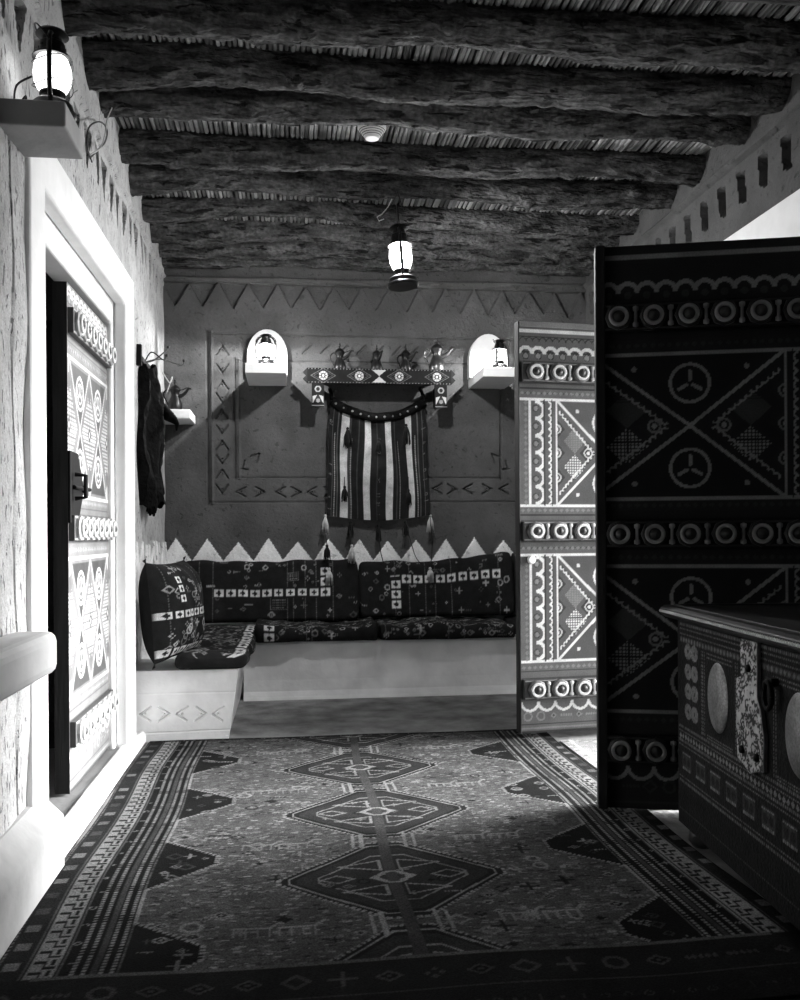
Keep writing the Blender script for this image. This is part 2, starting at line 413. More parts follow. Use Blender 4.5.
# dim hall behind the left door
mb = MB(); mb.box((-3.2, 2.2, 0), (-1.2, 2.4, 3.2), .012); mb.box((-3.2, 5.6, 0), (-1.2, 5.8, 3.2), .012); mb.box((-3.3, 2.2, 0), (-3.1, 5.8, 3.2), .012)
tag(mb.build('wall_hall', M['mudwall'], loc=(-2.2, 4, 0)), 'dark hall walls beyond the left door', 'wall', kind='structure')

def uframe(y0, y1, zt, a0, a1, zo, x0, x1, zb=0):
    return [(x0, y0, zb), (x0, a0, zb), (x0, a0, zo), (x0, a1, zo), (x0, a1, zb), (x0, y1, zb), (x0, y1, zt), (x0, y0, zt)], (x1 - x0, 0, 0)
mb = MB()
p, e = uframe(2.835, 4.66, 2.335, 3.01, 4.43, 2.165, -.83, -.772); mb.prism(p, e)
p, e = uframe(2.9, 4.6, 2.3, 3.07, 4.39, 2.065, -.93, -.831); mb.prism(p, e)
tag(mb.build('trim_1', M['plaster'], loc=(-.8, 3.75, 0), bevel=.012), 'white plaster stepped surround of the left door', 'door surround', kind='structure')
mb = MB()
p, e = uframe(2.45, 5.1, 2.52, 3.01, 4.63, 2.16, 2.2, 2.165); mb.prism(p, e); p, e = uframe(2.9, 4.68, 2.2, 3.02, 4.62, 2.15, 2.6, 2.2); mb.prism(p, e)
tag(mb.build('trim_2', M['plaster'], loc=(2.2, 3.8, 0), bevel=.01), 'white plaster surround of the right doorway above the black door', 'door surround', kind='structure')
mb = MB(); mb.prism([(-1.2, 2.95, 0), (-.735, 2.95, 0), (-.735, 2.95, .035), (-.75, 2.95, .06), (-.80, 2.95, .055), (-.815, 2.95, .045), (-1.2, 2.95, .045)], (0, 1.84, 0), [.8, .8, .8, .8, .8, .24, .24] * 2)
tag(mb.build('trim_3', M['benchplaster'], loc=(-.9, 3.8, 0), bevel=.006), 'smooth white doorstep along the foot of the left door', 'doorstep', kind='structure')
mb = MB(); mb.prism([(-.86, -1.6, 0), (-.715, -1.6, 0), (-.715, -1.6, .17), (-.78, -1.6, .235), (-.86, -1.6, .25)], (0, 4.57, 0))
tag(mb.build('baseboard_left', M['plasterdull'], loc=(-.75, 1, 0), bevel=.012), 'pale sloping plinth at the foot of the left wall', 'plinth', kind='structure')
for o_ in (bpy.data.objects['baseboard_left'],):
    a = o_.data.attributes['tone']; a.data.foreach_set('value', [.74] * len(a.data))
mb = MB(); mb.box((2.6, -3, -.12), (12, 12, -.02))
tag(mb.build('ground', M['ground'], loc=(7, 4, 0)), 'courtyard ground outside the right doorway', 'ground', kind='structure')
mb = MB(); mb.box((2.17, 3.03, .0), (2.62, 4.61, .012))
tag(mb.build('trim_4', M['plasterdull'], loc=(2.4, 3.8, 0)), 'flat threshold of the right doorway', 'threshold', kind='structure')

# ================================================================== ceiling logs
logs = [(6.55, 2.955, .085, 'ninth'), (6.17, 2.95, .08, 'eighth'), (5.85, 2.95, .085, 'seventh'), (5.49, 2.955, .08, 'sixth'), (4.98, 2.935, .085, 'fifth'), (4.61, 2.935, .085, 'fourth'),
        (4.11, 2.935, .085, 'third'), (3.80, 2.93, .09, 'second'), (3.40, 2.93, .10, 'first')]
desc = {'first': 'darkest and nearest ceiling log, at the top edge', 'second': 'thick dark ceiling log, second from the top edge', 'third': 'ceiling log just in front of the round white detector',
        'fourth': 'ceiling log just behind the round white detector', 'fifth': 'knotty ceiling log holding the hanging lantern', 'sixth': 'bent pale wavy ceiling log behind the hanging lantern wire',
        'seventh': 'thin straight ceiling log, third from the back wall', 'eighth': 'thin ceiling log, second from the back wall', 'ninth': 'last ceiling log, against the back wall'}
for i, (y, zb, r_, nm) in enumerate(logs):
    mb = MB(); a1, a2, a3 = rnd.uniform(0, 6), rnd.uniform(0, 6), rnd.uniform(0, 6)
    NP = 230; SG = 40; V = np.zeros((NP, SG, 3))
    nz = NR.normal(0, 1, (NP, SG)); nz = (nz + np.roll(nz, 1, 0) + np.roll(nz, 2, 0) + np.roll(nz, 3, 0) + np.roll(nz, -1, 0) + .6 * np.roll(nz, 1, 1)) / 2.4
    kn = [(rnd.uniform(-.6, 2.1), rnd.uniform(PI * 1.1, PI * 1.6), rnd.uniform(.012, .03)) for _ in range(5)]
    yy = y + r_ * .3 if nm != 'ninth' else 6.42
    for k in range(NP):
        u = k / (NP - 1); x = -.95 + 3.3 * u
        amp = .03 if nm == 'sixth' else .012
        cy = yy + .014 * math.sin(x * 1.9 + a1); cz = zb + r_ + amp * math.sin(x * 2.1 + a2) * (1 if nm == 'sixth' else .8) - (.012 * math.sin(x * 5 + a3))
        if x < -.3: cz -= .03 * (-.3 - x) / .6
        for q in range(SG):
            w = 2 * PI * q / SG
            rr = r_ * (1 + .05 * math.sin(3 * w + x * 2 + a1) + .04 * math.sin(5 * w + x * 3.3 + a2) + .03 * math.sin(x * 11 + w * 2 + a3) + .05 * nz[k, q]) + sum(h_ * math.exp(-((x - a_) / .035) ** 2 - ((w - b_) / .35) ** 2) for a_, b_, h_ in kn)
            V[k, q] = (x, cy + rr * math.cos(w), cz + rr * math.sin(w) * .97)
    mb.grid(V, np.full((NP, SG), .1), wrap=True)
    o = mb.build('ceiling_log', M['log'], loc=(.7, y, zb), smooth=True)
    tag(o, desc[nm], 'ceiling log', 'palm logs under the cane ceiling')
for k_, y in enumerate((3.0, 2.58)):
    mb = MB(); mb.tube([(-.95 + .3 * k, y + .01 * math.sin(k), 3.05 + .01 * math.sin(k * 1.3 + y)) for k in range(12)], .115, 20)
    tag(mb.build('ceiling_log', M['log'], loc=(.7, y, 2.93), smooth=True), ['ceiling log overhead, just nearer than the topmost one in view', 'ceiling log overhead nearest to the viewer'][k_], 'ceiling log', 'palm logs under the cane ceiling')

# ================================================================== painted doors
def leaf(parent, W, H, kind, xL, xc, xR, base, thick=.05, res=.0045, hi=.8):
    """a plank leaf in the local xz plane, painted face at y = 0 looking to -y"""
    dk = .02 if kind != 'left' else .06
    r = Ras(W, H, res, base)
    r.rect(.0, 0, W, .012, dk)
    def hline(z, wd, v=hi): r.seg((0, z), (W, z), wd, v)
    hline(H - .045, .018); hline(H - .075, .006, dk)
    for z in (H - .10, H - .13):
        r.scal((0, z), (W, z), int(W / .035), 1 if z > H - .11 else -1, .005, dk)
    hline(H - .155, .006, dk)
    nsc = int(W / .066); r.scal((0, 1.935), (W, 1.935), nsc, 1, .017, hi)
    for k in range(nsc): r.disc((W / nsc * (k + .5), 1.925), .014, base * 2.2); r.ring((W / nsc * (k + .5), 1.925), .016, .004, dk)
    for zc in (1.84, 1.03, .225): r.rect(0, zc - .058, W, zc + .058, base * .45)
    for z in (1.76, 1.735, 1.112, .945, .315): hline(z, .007, dk)
    for z in (1.748, 1.125, .955, .322):
        for k in range(int(W / .03)): r.dia((.03 * (k + .5), z - .012 if z in (1.748, .955) else z + .012), .012, .010, base * 1.8)
    nsc = int(W / .09); r.scal((0, .16), (W, .16), nsc, -1, .014, hi)
    for k in range(int(W / .07)): r.glyph((.07 * (k + .5), .085), .045, base * 1.9)
    hline(.045, .006, dk); hline(.025, .006, base * 1.7)
    for (zb_, zt) in ((1.162, 1.703), (.365, .908)):
        zm = (zb_ + zt) / 2
        hline(zb_, .014); hline(zt, .014)
        if kind == 'left':
            r.rect(0, zb_ + .01, W, zt - .01, base * .95)
            r.seg((.02, zb_), (.02, zt), .014, hi); r.seg((W - .03, zb_), (W - .03, zt), .016, hi)
            cols = (W * .27, W * .72); h = (zt - zb_) / 2; a = W * .22
            for cx in cols:
                for k in (-1, 1):
                    r.poly([(cx - a * .85, zm + k * (h - .02)), (cx + a * .85, zm + k * (h - .02)), (cx, zm + k * .02)], .05)
                    cc = (cx, zm + k * h * .55)
                    r.disc(cc, .072, hi); r.disc(cc, .058, .1); r.ring(cc, .04, .007, hi)
                    for q in range(3):
                        w = PI / 2 + q * 2 * PI / 3; r.seg(cc, (cc[0] + .035 * math.cos(w), cc[1] + .035 * math.sin(w)), .012, hi)
                    for sx in (-1, 1): r.seg((cx, zm), (cx + sx * a, zm + k * (h - .015)), .010, hi)
            for cx in (.02, W / 2 - .005, W - .03):
                r.check((cx, zm), a * .8, h * .7, .016, hi, base * .8)
                r.dia((cx, zm), .03, .035, .05); r.dia((cx, zm), .014, .016, hi)
                for k in (-1, 1): r.dia((cx, zm + k * h * .62), .03, .045, .12)
            continue
        def tri(bx, ax, cell=.013):
            "triangle with its base at bx and its tip at ax"
            k = 1 if ax > bx else -1; h = (zt - zb_) / 2; w = abs(ax - bx)
            r.poly([(bx, zb_ + .01), (bx, zt - .01), (ax, zm)], base * .75)
            m = min(.05, w * .15); lines = []
            for sg in (-1, 1):
                r.seg((bx, zm + sg * h), (ax, zm), .013, hi)
                p = (bx + k * m * .5, zm + sg * (h - m * 1.35)); q = (ax - k * m * 1.6, zm + sg * m * .25)
                lines.append((p, q, -k * sg))
            u = w / 3.3
            r.check((bx + k * w * .36, zm - h * .27), u * .72, h * .25, cell, hi, base * .6)
            r.check((bx + k * w * .36, zm + h * .23), u * .72, h * .25, .009, base * 2.6, base * 1.2)
            for cc, f_ in (((bx + k * w * .64, zm), 1), ((bx, zm), 1), ((bx, zm + h * .45), 1), ((bx, zm - h * .47), 1)):
                r.dia(cc, u * .55, h * .2, dk); r.ring(cc, .022, .008, hi * .7); r.disc(cc, .010, hi)
            for p, q, sd in lines: r.seg(p, q, .004, dk); r.scal(p, q, 12, sd, .007, hi * .9)
        r.rect(xL, zb_ + .008, xR, zt - .008, base * .62)
        tri(xL, xc); tri(xR, xc)
        for k in (-1, 1):
            cc = (xc, zm + k * .158)
            r.ring(cc, .07, .012, hi * .95)
            for q in range(3):
                w = PI / 2 + q * 2 * PI / 3
                r.seg((cc[0] + .014 * math.cos(w), cc[1] + .014 * math.sin(w)), (cc[0] + .045 * math.cos(w), cc[1] + .045 * math.sin(w)), .013, hi * .9)
            for sx in (-1, 1): r.disc((xc + sx * (xR - xL) * .29, zm + k * .215), .010, hi * .85)
        # side bands
        for (b0, b1, sgn) in ((xL - .145, xL, 1), (xR, xR + .145, -1)):
            if b1 > 0 and b0 < W:
                e = b0 if sgn > 0 else b1; i_ = b1 if sgn > 0 else b0
                r.rect(max(0, b0), zb_ + .008, b1, zt - .008, base * .8)
                r.seg((e, zb_), (e, zt), .015, hi); r.seg((i_, zb_), (i_, zt), .012, hi)
                xa = e + sgn * .030; r.scal((xa, zb_ + .01), (xa, zt - .01), 6, -sgn, .017, hi)
                for k in range(6): r.disc((xa + sgn * .005, zb_ + (zt - zb_) * (k + .5) / 6), .013, base * 2); r.ring((xa, zb_ + (zt - zb_) * (k + .5) / 6), .016, .004, dk)
                xb = e + sgn * .098; r.scal((xb, zb_ + .01), (xb, zt - .01), 15, -sgn, .008, hi)
                r.seg((e + sgn * .078, zb_), (e + sgn * .078, zt), .006, dk); r.seg((e + sgn * .12, zb_), (e + sgn * .12, zt), .006, dk)
        # outer zigzag border
        for k in range(int((zt - zb_) / .03)):
            for xx in ((xL - .168, xR + .168)):
                if 0 < xx < W: r.dia((xx, zb_ + .03 * (k + .5)), .011, .013, base * 1.7)
    mb = MB(); flat_grid(mb, r, (0, 0, 0), (1, 0, 0), (0, 0, 1))
    mb.box((0, .0006, 0), (W, thick, H), dk)
    mb.build('door_panel', M['paintdoor'], parent)
    # rails with turned bosses
    pitch = .126 if kind != 'left' else .105
    for zc in (1.84, 1.03, .225):
        b = MB(); b.box((.008, -.022, zc - .050), (W - .012, 0, zc + .050), base * .5)
        b.box((.012, -.024, zc + .040), (W - .016, -.0215, zc + .047), base * 2.2); b.box((.012, -.024, zc - .047), (W - .016, -.0215, zc - .040), base * 2.2)
        rail = b.build('boss_rail', M['boss'], parent, bevel=.004)
        off = .075 if kind != 'x' else .068
        k = 0
        while off + k * pitch < W - .05:
            cx = off + k * pitch
            R3 = Matrix.Rotation(PI / 2, 3, 'X')
            q = MB()
            q.lathe([(.050, .0), (.050, .012), (.044, .016)], 8, (cx, -.022, zc), base * 1.3 if kind != 'left' else .35, R3)
            q.lathe([(.037, .010), (.037, .024), (.034, .027), (.026, .027), (.022, .020)], 24, (cx, -.022, zc), hi, R3, cap=False)
            q.lathe([(.0225, .018), (.016, .024), (.009, .030), (.001, .032)], 20, (cx, -.022, zc), .05, R3)
            q.build('boss', M['boss'], rail, smooth=True, auto=35)
            if off + (k + 1) * pitch < W - .03:
                cx += pitch / 2; q = MB()
                q.lathe([(.0, -.040), (.011, -.036), (.011, -.024), (.006, -.018), (.0065, 0), (.006, .018), (.011, .024), (.011, .036), (.0, .040)], 12, (cx, -.026, zc), hi)
                q.build('spindle', M['boss'], rail, smooth=True)
            k += 1

# leaf turned away from the light, that shade put into darker paint tones
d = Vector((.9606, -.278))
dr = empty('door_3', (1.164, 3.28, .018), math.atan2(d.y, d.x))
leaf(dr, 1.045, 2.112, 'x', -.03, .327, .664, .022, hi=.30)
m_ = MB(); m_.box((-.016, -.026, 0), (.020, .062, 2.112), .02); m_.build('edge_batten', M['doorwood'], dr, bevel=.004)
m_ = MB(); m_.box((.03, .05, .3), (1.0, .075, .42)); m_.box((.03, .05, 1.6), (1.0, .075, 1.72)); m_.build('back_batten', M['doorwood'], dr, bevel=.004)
tag(dr, 'large shade-darkened door leaf with faint painted circles, standing open behind the chest', 'door', kind='structure')
d = Vector((.994, .113))
dr = empty('door_2', (1.164, 4.47, .035), math.atan2(d.y, d.x))
leaf(dr, 1.015, 2.10, 'b', .20, .475, .75, .10, hi=.68)
m_ = MB(); m_.box((-.008, -.003, 0), (.0, .056, 2.10), .05); m_.build('edge_batten', M['doorwood'], dr, bevel=.004)
m_ = MB(); m_.box((0, -.012, 2.072), (1.015, 0, 2.10), .2); m_.build('top_moulding', M['paintdoor'], dr, bevel=.003)
m_ = MB(); m_.lathe([(.001, .02), (.018, .02), (.022, .012), (.022, 0)], 20, (.055, -.004, .885), .85, Matrix.Rotation(PI / 2, 3, 'X')); m_.build('knob', M['white'], dr, smooth=True, auto=40)
tag(dr, 'brightly lit painted door leaf with rows of ringed bosses', 'door', kind='structure')
# left door: closed leaf, the other one swung into the hall
dr = empty('door_1', (-.853, 3.62, .055), PI / 2)
leaf(dr, .775, 1.985, 'left', 0, 0, 0, .16, hi=.55)
m_ = MB(); m_.box((-.004, .0, 0), (.0, .055, 1.985), .01); m_.build('edge_batten', M['doorwood'], dr)
m_ = MB(); m_.prism([(-.01, -.012, 1.05), (.12, -.012, 1.05), (.20, -.012, 1.16), (.215, -.012, 1.19), (.20, -.012, 1.22), (.12, -.012, 1.33), (-.01, -.012, 1.33)], (0, .011, 0))
h_ = m_.build('lock_plate', M['iron'], dr, bevel=.003)
m_ = MB(); m_.tube([(.03, -.02, 1.24), (.03, -.06, 1.235), (.03, -.06, 1.15), (.03, -.02, 1.145)], .009, 10); m_.tube([(.02, -.018, 1.19), (.24, -.03, 1.19)], .008, 10)
m_.lathe([(.016, 0), (.016, .012), (.006, .02)], 14, (.20, -.012, 1.19), .5, Matrix.Rotation(PI / 2, 3, 'X')); m_.build('pull_handle', M['iron'], h_, smooth=True, auto=40)
tag(dr, 'pale painted left door leaf with black lock plate and medallions', 'door', kind='structure')
o2 = empty('door_4', (-.93, 3.12, .055), PI - .15)
m_ = MB(); m_.box((0, 0, 0), (.62, .05, 1.985), .05)
for z in (.2, 1.0, 1.8): m_.box((.02, .05, z), (.60, .075, z + .1), .04)
m_.build('door_panel', M['doorwood'], o2, bevel=.004)
tag(o2, 'dark second leaf of the left door swung into the hall', 'door', kind='structure')

# ================================================================== plaster fittings
mb = MB(); mb.box((-.79, .9, .665), (-.655, 2.665, .785))
tag(mb.build('plaster_ledge', M['plaster'], loc=(-.74, 1.8, .665), bevel=.028), 'smooth white rounded ledge end projecting from the near left wall', 'ledge')
LSZ = 2.195
mb = MB(); mb.box((-.86, 2.605, LSZ), (-.615, 2.83, LSZ + .073))
tag(mb.build('lamp_shelf', M['plasterdull'], loc=(-.74, 2.7, LSZ), bevel=.006), 'white block shelf above the left door carrying the biggest-looking lantern', 'shelf', 'plaster lamp shelves')  # duller than the other lamp shelves: its shade is put into the colour
def wall_shelf(cx, w, label):
    z = 2.122
    mb = MB(); mb.box((cx - w / 2, 5.99, z), (cx + w / 2, 6.53, z + .066))
    tag(mb.build('lamp_shelf', M['plaster'], loc=(cx, 6.5, z), bevel=.005), label, 'shelf', 'plaster lamp shelves')
    # arched raised back plate
    mb = MB(); hw = .142; zb = z + .0665; zs = z + .2; ht = 2.51
    pts = [(cx - hw, 6.53, zb), (cx - hw, 6.53, zs)]
    for k in range(1, 16):
        w_ = PI - PI * k / 16; pts.append((cx + hw * math.cos(w_), 6.53, zs + (ht - zs) * math.sin(w_)))
    pts += [(cx + hw, 6.53, zs), (cx + hw, 6.53, zb)]
    mb.prism(pts[::-1], (0, -.11, 0))
    return mb
for cx, lb, lb2 in ((-.152, 'white block shelf on the back wall under the left lantern', 'arched white plaster panel behind the left back-wall lantern'),
                    (1.443, 'white block shelf on the back wall beside the painted door', 'arched white plaster panel behind the lantern beside the painted door')):
    mb = wall_shelf(cx, .27, lb)
    tag(mb.build('arched_panel', M['plaster'], loc=(cx, 6.5, 2.19), bevel=.006), lb2, 'wall panel', 'arched panels behind the wall lanterns')
# corner shelf with a pot
mb = MB(); mb.box((-.90, 6.18, 1.84), (-.66, 6.53, 1.905))
tag(mb.build('corner_shelf', M['plaster'], loc=(-.78, 6.5, 1.84), bevel=.008), 'small white plaster shelf in the far left corner under a coffee pot', 'shelf')

# built-in bench
mb = MB()
rr_ = Ras(.57, .362, .004, .84); rhh = Ras(.57, .362, .004, 0)
for k, px in enumerate((146, 166, 185, 205, 223)):
    p = at(px, 714, 4.72); chev(rhh, (p.x + .84, p.z), .07, .055, 'lrlrl'[k], -.010, .013)
rhh.seg((0, .245), (.57, .245), .01, 0, groove=-.003); rhh.seg((0, .045), (.57, .05), .01, 0, groove=-.004)
X, Y = np.meshgrid(rr_.x, rr_.y)
sl = 1 - .09 * (1 - Y / .362)
P = np.stack([-.84 + X * sl, 4.72 - rhh.c - .004 * np.sin(X * 9 + Y * 6), Y], -1); mb.grid(P, rr_.c)
mb.prism([(-.84, 4.75, .001), (-.326, 4.75, .001), (-.272, 4.75, .361), (-.84, 4.75, .361)], (0, 1.3, 0), .84)
mb.box((-.335, 4.715, 0), (-.322, 4.76, .02), .84); mb.add([(-.84, 4.72, .362), (-.27, 4.72, .362), (-.27, 4.76, .362), (-.84, 4.76, .362)], [(0, 1, 2, 3)], .84); mb.add([(-.27, 4.72, .362), (-.3213, 4.72, 0), (-.3213, 4.76, 0), (-.27, 4.76, .362)], [(0, 1, 2, 3)], .84)
n_ = 26
prof = [(5.79, 0), (5.815, .02), (5.84, .05), (5.855, .12), (5.865, .25), (5.87, .345), (5.885, .362), (6.49, .362), (6.49, 0)]
mb.prism([(-.30, y, z) for y, z in prof][::-1], (2.48, 0, 0), .84)
bn = mb.build('built_in_bench', M['benchplaster'], loc=(.3, 5.8, 0), bevel=.012)
tag(bn, 'white plastered built-in corner bench under the patterned cushions', 'bench')

# ================================================================== kilim cushions
def kilim(w, h, seed, bands=(), cols=(), blk=.05, dens=1.0, res=.0055, lo=.014, off=0.0):
    global rnd
    keep = rnd; rnd = random.Random(seed)
    r = Ras(w, h, res, lo)
    for k in range(int(w * h * 150 * dens)):
        c = (rnd.uniform(.03, w - .03), rnd.uniform(.02, h - .02)); r.glyph(c, rnd.uniform(.016, .042), rnd.uniform(.06, .38))
    for k in range(int(w * 4)):
        x = rnd.uniform(0, w - .1); y = rnd.uniform(0, h - .1); a = rnd.uniform(.06, .15); b = rnd.uniform(.05, .12)
        r.path([(x, y), (x + a, y), (x + a, y + b), (x, y + b), (x, y)], .005, rnd.uniform(.06, .14), dash=.012)
        for q in range(4): r.seg((x + .015, y + b * (q + 1) / 5), (x + a - .015, y + b * (q + 1) / 5), .005, rnd.uniform(.08, .3), dash=.010)
    for x in (rnd.uniform(0, w) for _ in range(int(w * 6))):
        r.seg((x, 0), (x, h), .005, .12, dash=.014)
    def block(cx, cy, b=blk):
        r.rect(cx - b * .62, cy - b * .5, cx + b * .62, cy + b * .5, .62)
        for q in range(4):
            w_ = q * PI / 2; r.disc((cx + b * .21 * math.cos(w_), cy + b * .2 * math.sin(w_)), b * .16, .02)
        r.disc((cx, cy), b * .17, .02); r.rect(cx - b * .05, cy - b * .5, cx + b * .05, cy - b * .4, .02); r.rect(cx - b * .05, cy + b * .4, cx + b * .05, cy + b * .5, .02)
    for (x0_, x1_, y_) in bands:
        r.rect(x0_, y_ - blk * .72, x1_, y_ + blk * .72, .015)
        k = x0_ + blk * .7
        while k < x1_ - blk * .4: block(k, y_); k += blk * 1.62
    for (x_, y0_, y1_) in cols:
        r.rect(x_ - blk * .8, y0_, x_ + blk * .8, y1_, .015)
        k = y0_ + blk * .55
        while k < y1_ - blk * .3: block(x_, k); k += blk * 1.4
    rnd = keep
    return r
def section(w, t, rad, n):
    "rounded rectangle in (a, b), starting bottom-front, going up the front: arc-length samples"
    pts = []
    def arc(cx, cy, a0):
        for k in range(7): w_ = a0 - PI / 2 * k / 6; pts.append((cx + rad * math.cos(w_), cy + rad * math.sin(w_)))
    arc(rad, rad, -PI / 2 - 0 + 0) if False else None
    # a: depth (0 front .. w back), b: height (0..t)
    for k in range(7): w_ = PI + PI/2 * 0 - PI / 2 * k / 6; pts.append((rad + rad * math.cos(w_), t - rad + rad * math.sin(w_)))
    for k in range(7): w_ = PI / 2 - PI / 2 * k / 6; pts.append((w - rad + rad * math.cos(w_), t - rad + rad * math.sin(w_)))
    for k in range(7): w_ = -PI / 2 * k / 6; pts.append((w - rad + rad * math.cos(w_), rad + rad * math.sin(w_)))
    for k in range(7): w_ = -PI / 2 - PI / 2 * k / 6; pts.append((rad + rad * math.cos(w_), rad + rad * math.sin(w_)))
    P = np.array(pts + [pts[0]]); P = np.concatenate([P[-2:-1], P[:-1]]) if False else P
    d_ = np.r_[0, np.cumsum(np.hypot(*np.diff(P, axis=0).T))]
    s_ = np.linspace(0, d_[-1], n, endpoint=False)
    # start half way up the front so V=0 is the bottom of the front: roll later
    return np.stack([np.interp(s_, d_, P[:, 0]), np.interp(s_, d_, P[:, 1])], -1), d_[-1]
def pad(name, L, w, t, rad, seed, org, ax, dp, lean=0.0, sag=.006, mat='weave', parent=None, bands=(), cols=(), face_start=None, label=None, group=None, cat='cushion', dens=1.0, lift=None, res=.0058, fx=None):
    """cushion of length L along ax, depth w along dp, height t; pattern runs round the section, 0 at the foot of the front"""
    n = int(2 * (w + t) / res); S, per_ = section(w, t, rad, n)
    sh = int((t - rad) / per_ * n)
    S = np.roll(S, sh, axis=0)
    r = kilim(L, per_, seed, bands, cols, dens=dens, res=res)
    U = r.x; nv = n
    tone = np.stack([np.interp(np.linspace(0, per_, nv, endpoint=False), r.y, r.c[:, i]) for i in range(r.nx)], 0)
    c0 = S.mean(0)
    e = np.abs(2 * U / L - 1)
    f_ = np.maximum(np.clip(1 - e ** 60, 0, 1) ** .5, .55)
    A = c0[0] + (S[None, :, 0] - c0[0]) * (.25 + .75 * f_[:, None]); B = c0[1] + (S[None, :, 1] - c0[1]) * f_[:, None]
    rs = np.random.RandomState(seed)
    ph = rs.uniform(0, 6, 6)
    wv = sag * (np.sin(U[:, None] * 7 + ph[0]) + .6 * np.sin(U[:, None] * 17 + B * 20 + ph[1]) + .5 * np.sin(U[:, None] * 31 + A * 16 + ph[2]))
    A = A - wv * .9; B = B + wv * (B / t) + (lift(U)[:, None] * (B / t) if lift else 0)
    A = A + lean * B
    ax = np.array(ax + (0,)) if len(ax) == 2 else np.array(ax); dp = np.array(dp + (0,)) if len(dp) == 2 else np.array(dp)
    P = np.array(org) + U[:, None, None] * ax + A[..., None] * dp + B[..., None] * np.array((0, 0, 1))
    mb = MB(); mb.grid(P, tone, wrap=True)
    k = mb.n; mb.f += [tuple(range(nv))[::-1], tuple((r.nx - 1) * nv + i for i in range(nv))]
    o = mb.build(name, M[mat], parent, loc=tuple(org) if parent is None else None, smooth=True)
    if label: tag(o, label, cat, group)
    return o
# seat mattresses (front face t high, then the top)
pad('seat_cushion', 1.50, .37, .085, .035, 3, (-.215, 4.66, .368), (0, 1), (-1, 0), bands=((.0, 1.45, .11),), label='patterned seat cushion on the short left arm of the bench', group='woven seat cushions', cat='seat cushion', dens=3, sag=.009)
pad('seat_cushion', .808, .58, .10, .045, 5, (-.235, 5.80, .364), (1, 0), (0, 1), cols=((.10, .0, .12),), label='patterned seat cushion below the left back cushion', group='woven seat cushions', cat='seat cushion', dens=3, sag=.012)
pad('seat_cushion', .92, .58, .098, .045, 8, (.572, 5.80, .364), (1, 0), (0, 1), label='patterned seat cushion below the hanging tassels', group='woven seat cushions', cat='seat cushion', dens=3, sag=.012)
pad('seat_cushion', .62, .58, .095, .045, 9, (1.515, 5.81, .364), (1, 0), (0, 1), cols=((.1, .0, .1),), label='dark seat cushion disappearing behind the painted door', group='woven seat cushions', cat='seat cushion', dens=.9, sag=.006)
# back cushions leaning on the wall
BZ = .474
pad('back_cushion', 1.22, .13, .418, .04, 12, (-.74, 6.215, BZ - .017), (1, 0), (0, 1), lean=.2, bands=((.22, 1.00, .20),), cols=((.98, .17, .37), ), label='left back cushion with a row of white blocks under the saw-teeth', group='kilim back cushions', cat='back cushion')
pad('back_cushion', 1.115, .13, .385, .04, 21, (.474, 6.225, BZ), (1, 0), (0, 1), lean=.2, bands=((.22, 1.02, .26),), cols=((.26, .06, .28),), lift=lambda U: .055 * np.clip((U - .45) / .6, 0, 1), label='middle back cushion behind the lowest tassels', group='kilim back cushions', cat='back cushion')
pad('back_cushion', .58, .13, .44, .04, 23, (1.59, 6.225, BZ), (1, 0), (0, 1), lean=.2, bands=((.1, .5, .19),), label='right back cushion, half hidden by the painted door', group='kilim back cushions', cat='back cushion', dens=.6)

# square throw pillow
root = empty('throw_pillow', (-.735, 4.945, .65), rot=Euler((0, math.radians(-5), math.radians(-15))))
S_ = .26; r = kilim(.52, .52, 31, bands=((.0, .52, .24), (.0, .52, .05)), cols=((.12, .3, .46),), blk=.036, dens=2.4, res=.004)
U = r.x / .26 - 1; V = r.y / .26 - 1; UU, VV = np.meshgrid(U, V)
th = .15 * (1 - np.abs(UU) ** 3.2) ** .55 * (1 - np.abs(VV) ** 3.2) ** .55
pin = 1 - .06 * (1 - np.abs(VV) ** 2) * UU ** 2
pin2 = 1 - .06 * (1 - np.abs(UU) ** 2) * VV ** 2
rip = .006 * np.sin(UU * 9 + VV * 4) * (1 - UU ** 2)
P = np.stack([.10 + th + rip, UU * S_ * pin, VV * S_ * pin2], -1); mb = MB(); mb.grid(P, r.c)
mb.build('front_cover', M['weave'], root, smooth=True)
P = np.stack([.10 - th * .75, UU * S_ * pin, VV * S_ * pin2], -1); mb = MB(); mb.grid(P, np.full(UU.shape, .008))
tag(mb.build('back_cover', M['weave'], root, smooth=True), 'plain black back of the pillow')
for sy, sz in ((-1, 1), (1, 1), (-1, -1), (1, -1)):
    mb = MB()
    for k in range(7):
        a = rnd.uniform(-.5, .5); b_ = rnd.uniform(-.5, .5)
        mb.tube([(.10, sy * .255, sz * .255), (.10 + .02 * a, sy * .265 + .01 * b_, sz * .275 + .01 * a)], .0022, 5)
    mb.build('corner_tuft', M['darkwool'], root)
tag(root, 'square patterned pillow standing on edge at the bench end by the door', 'pillow')

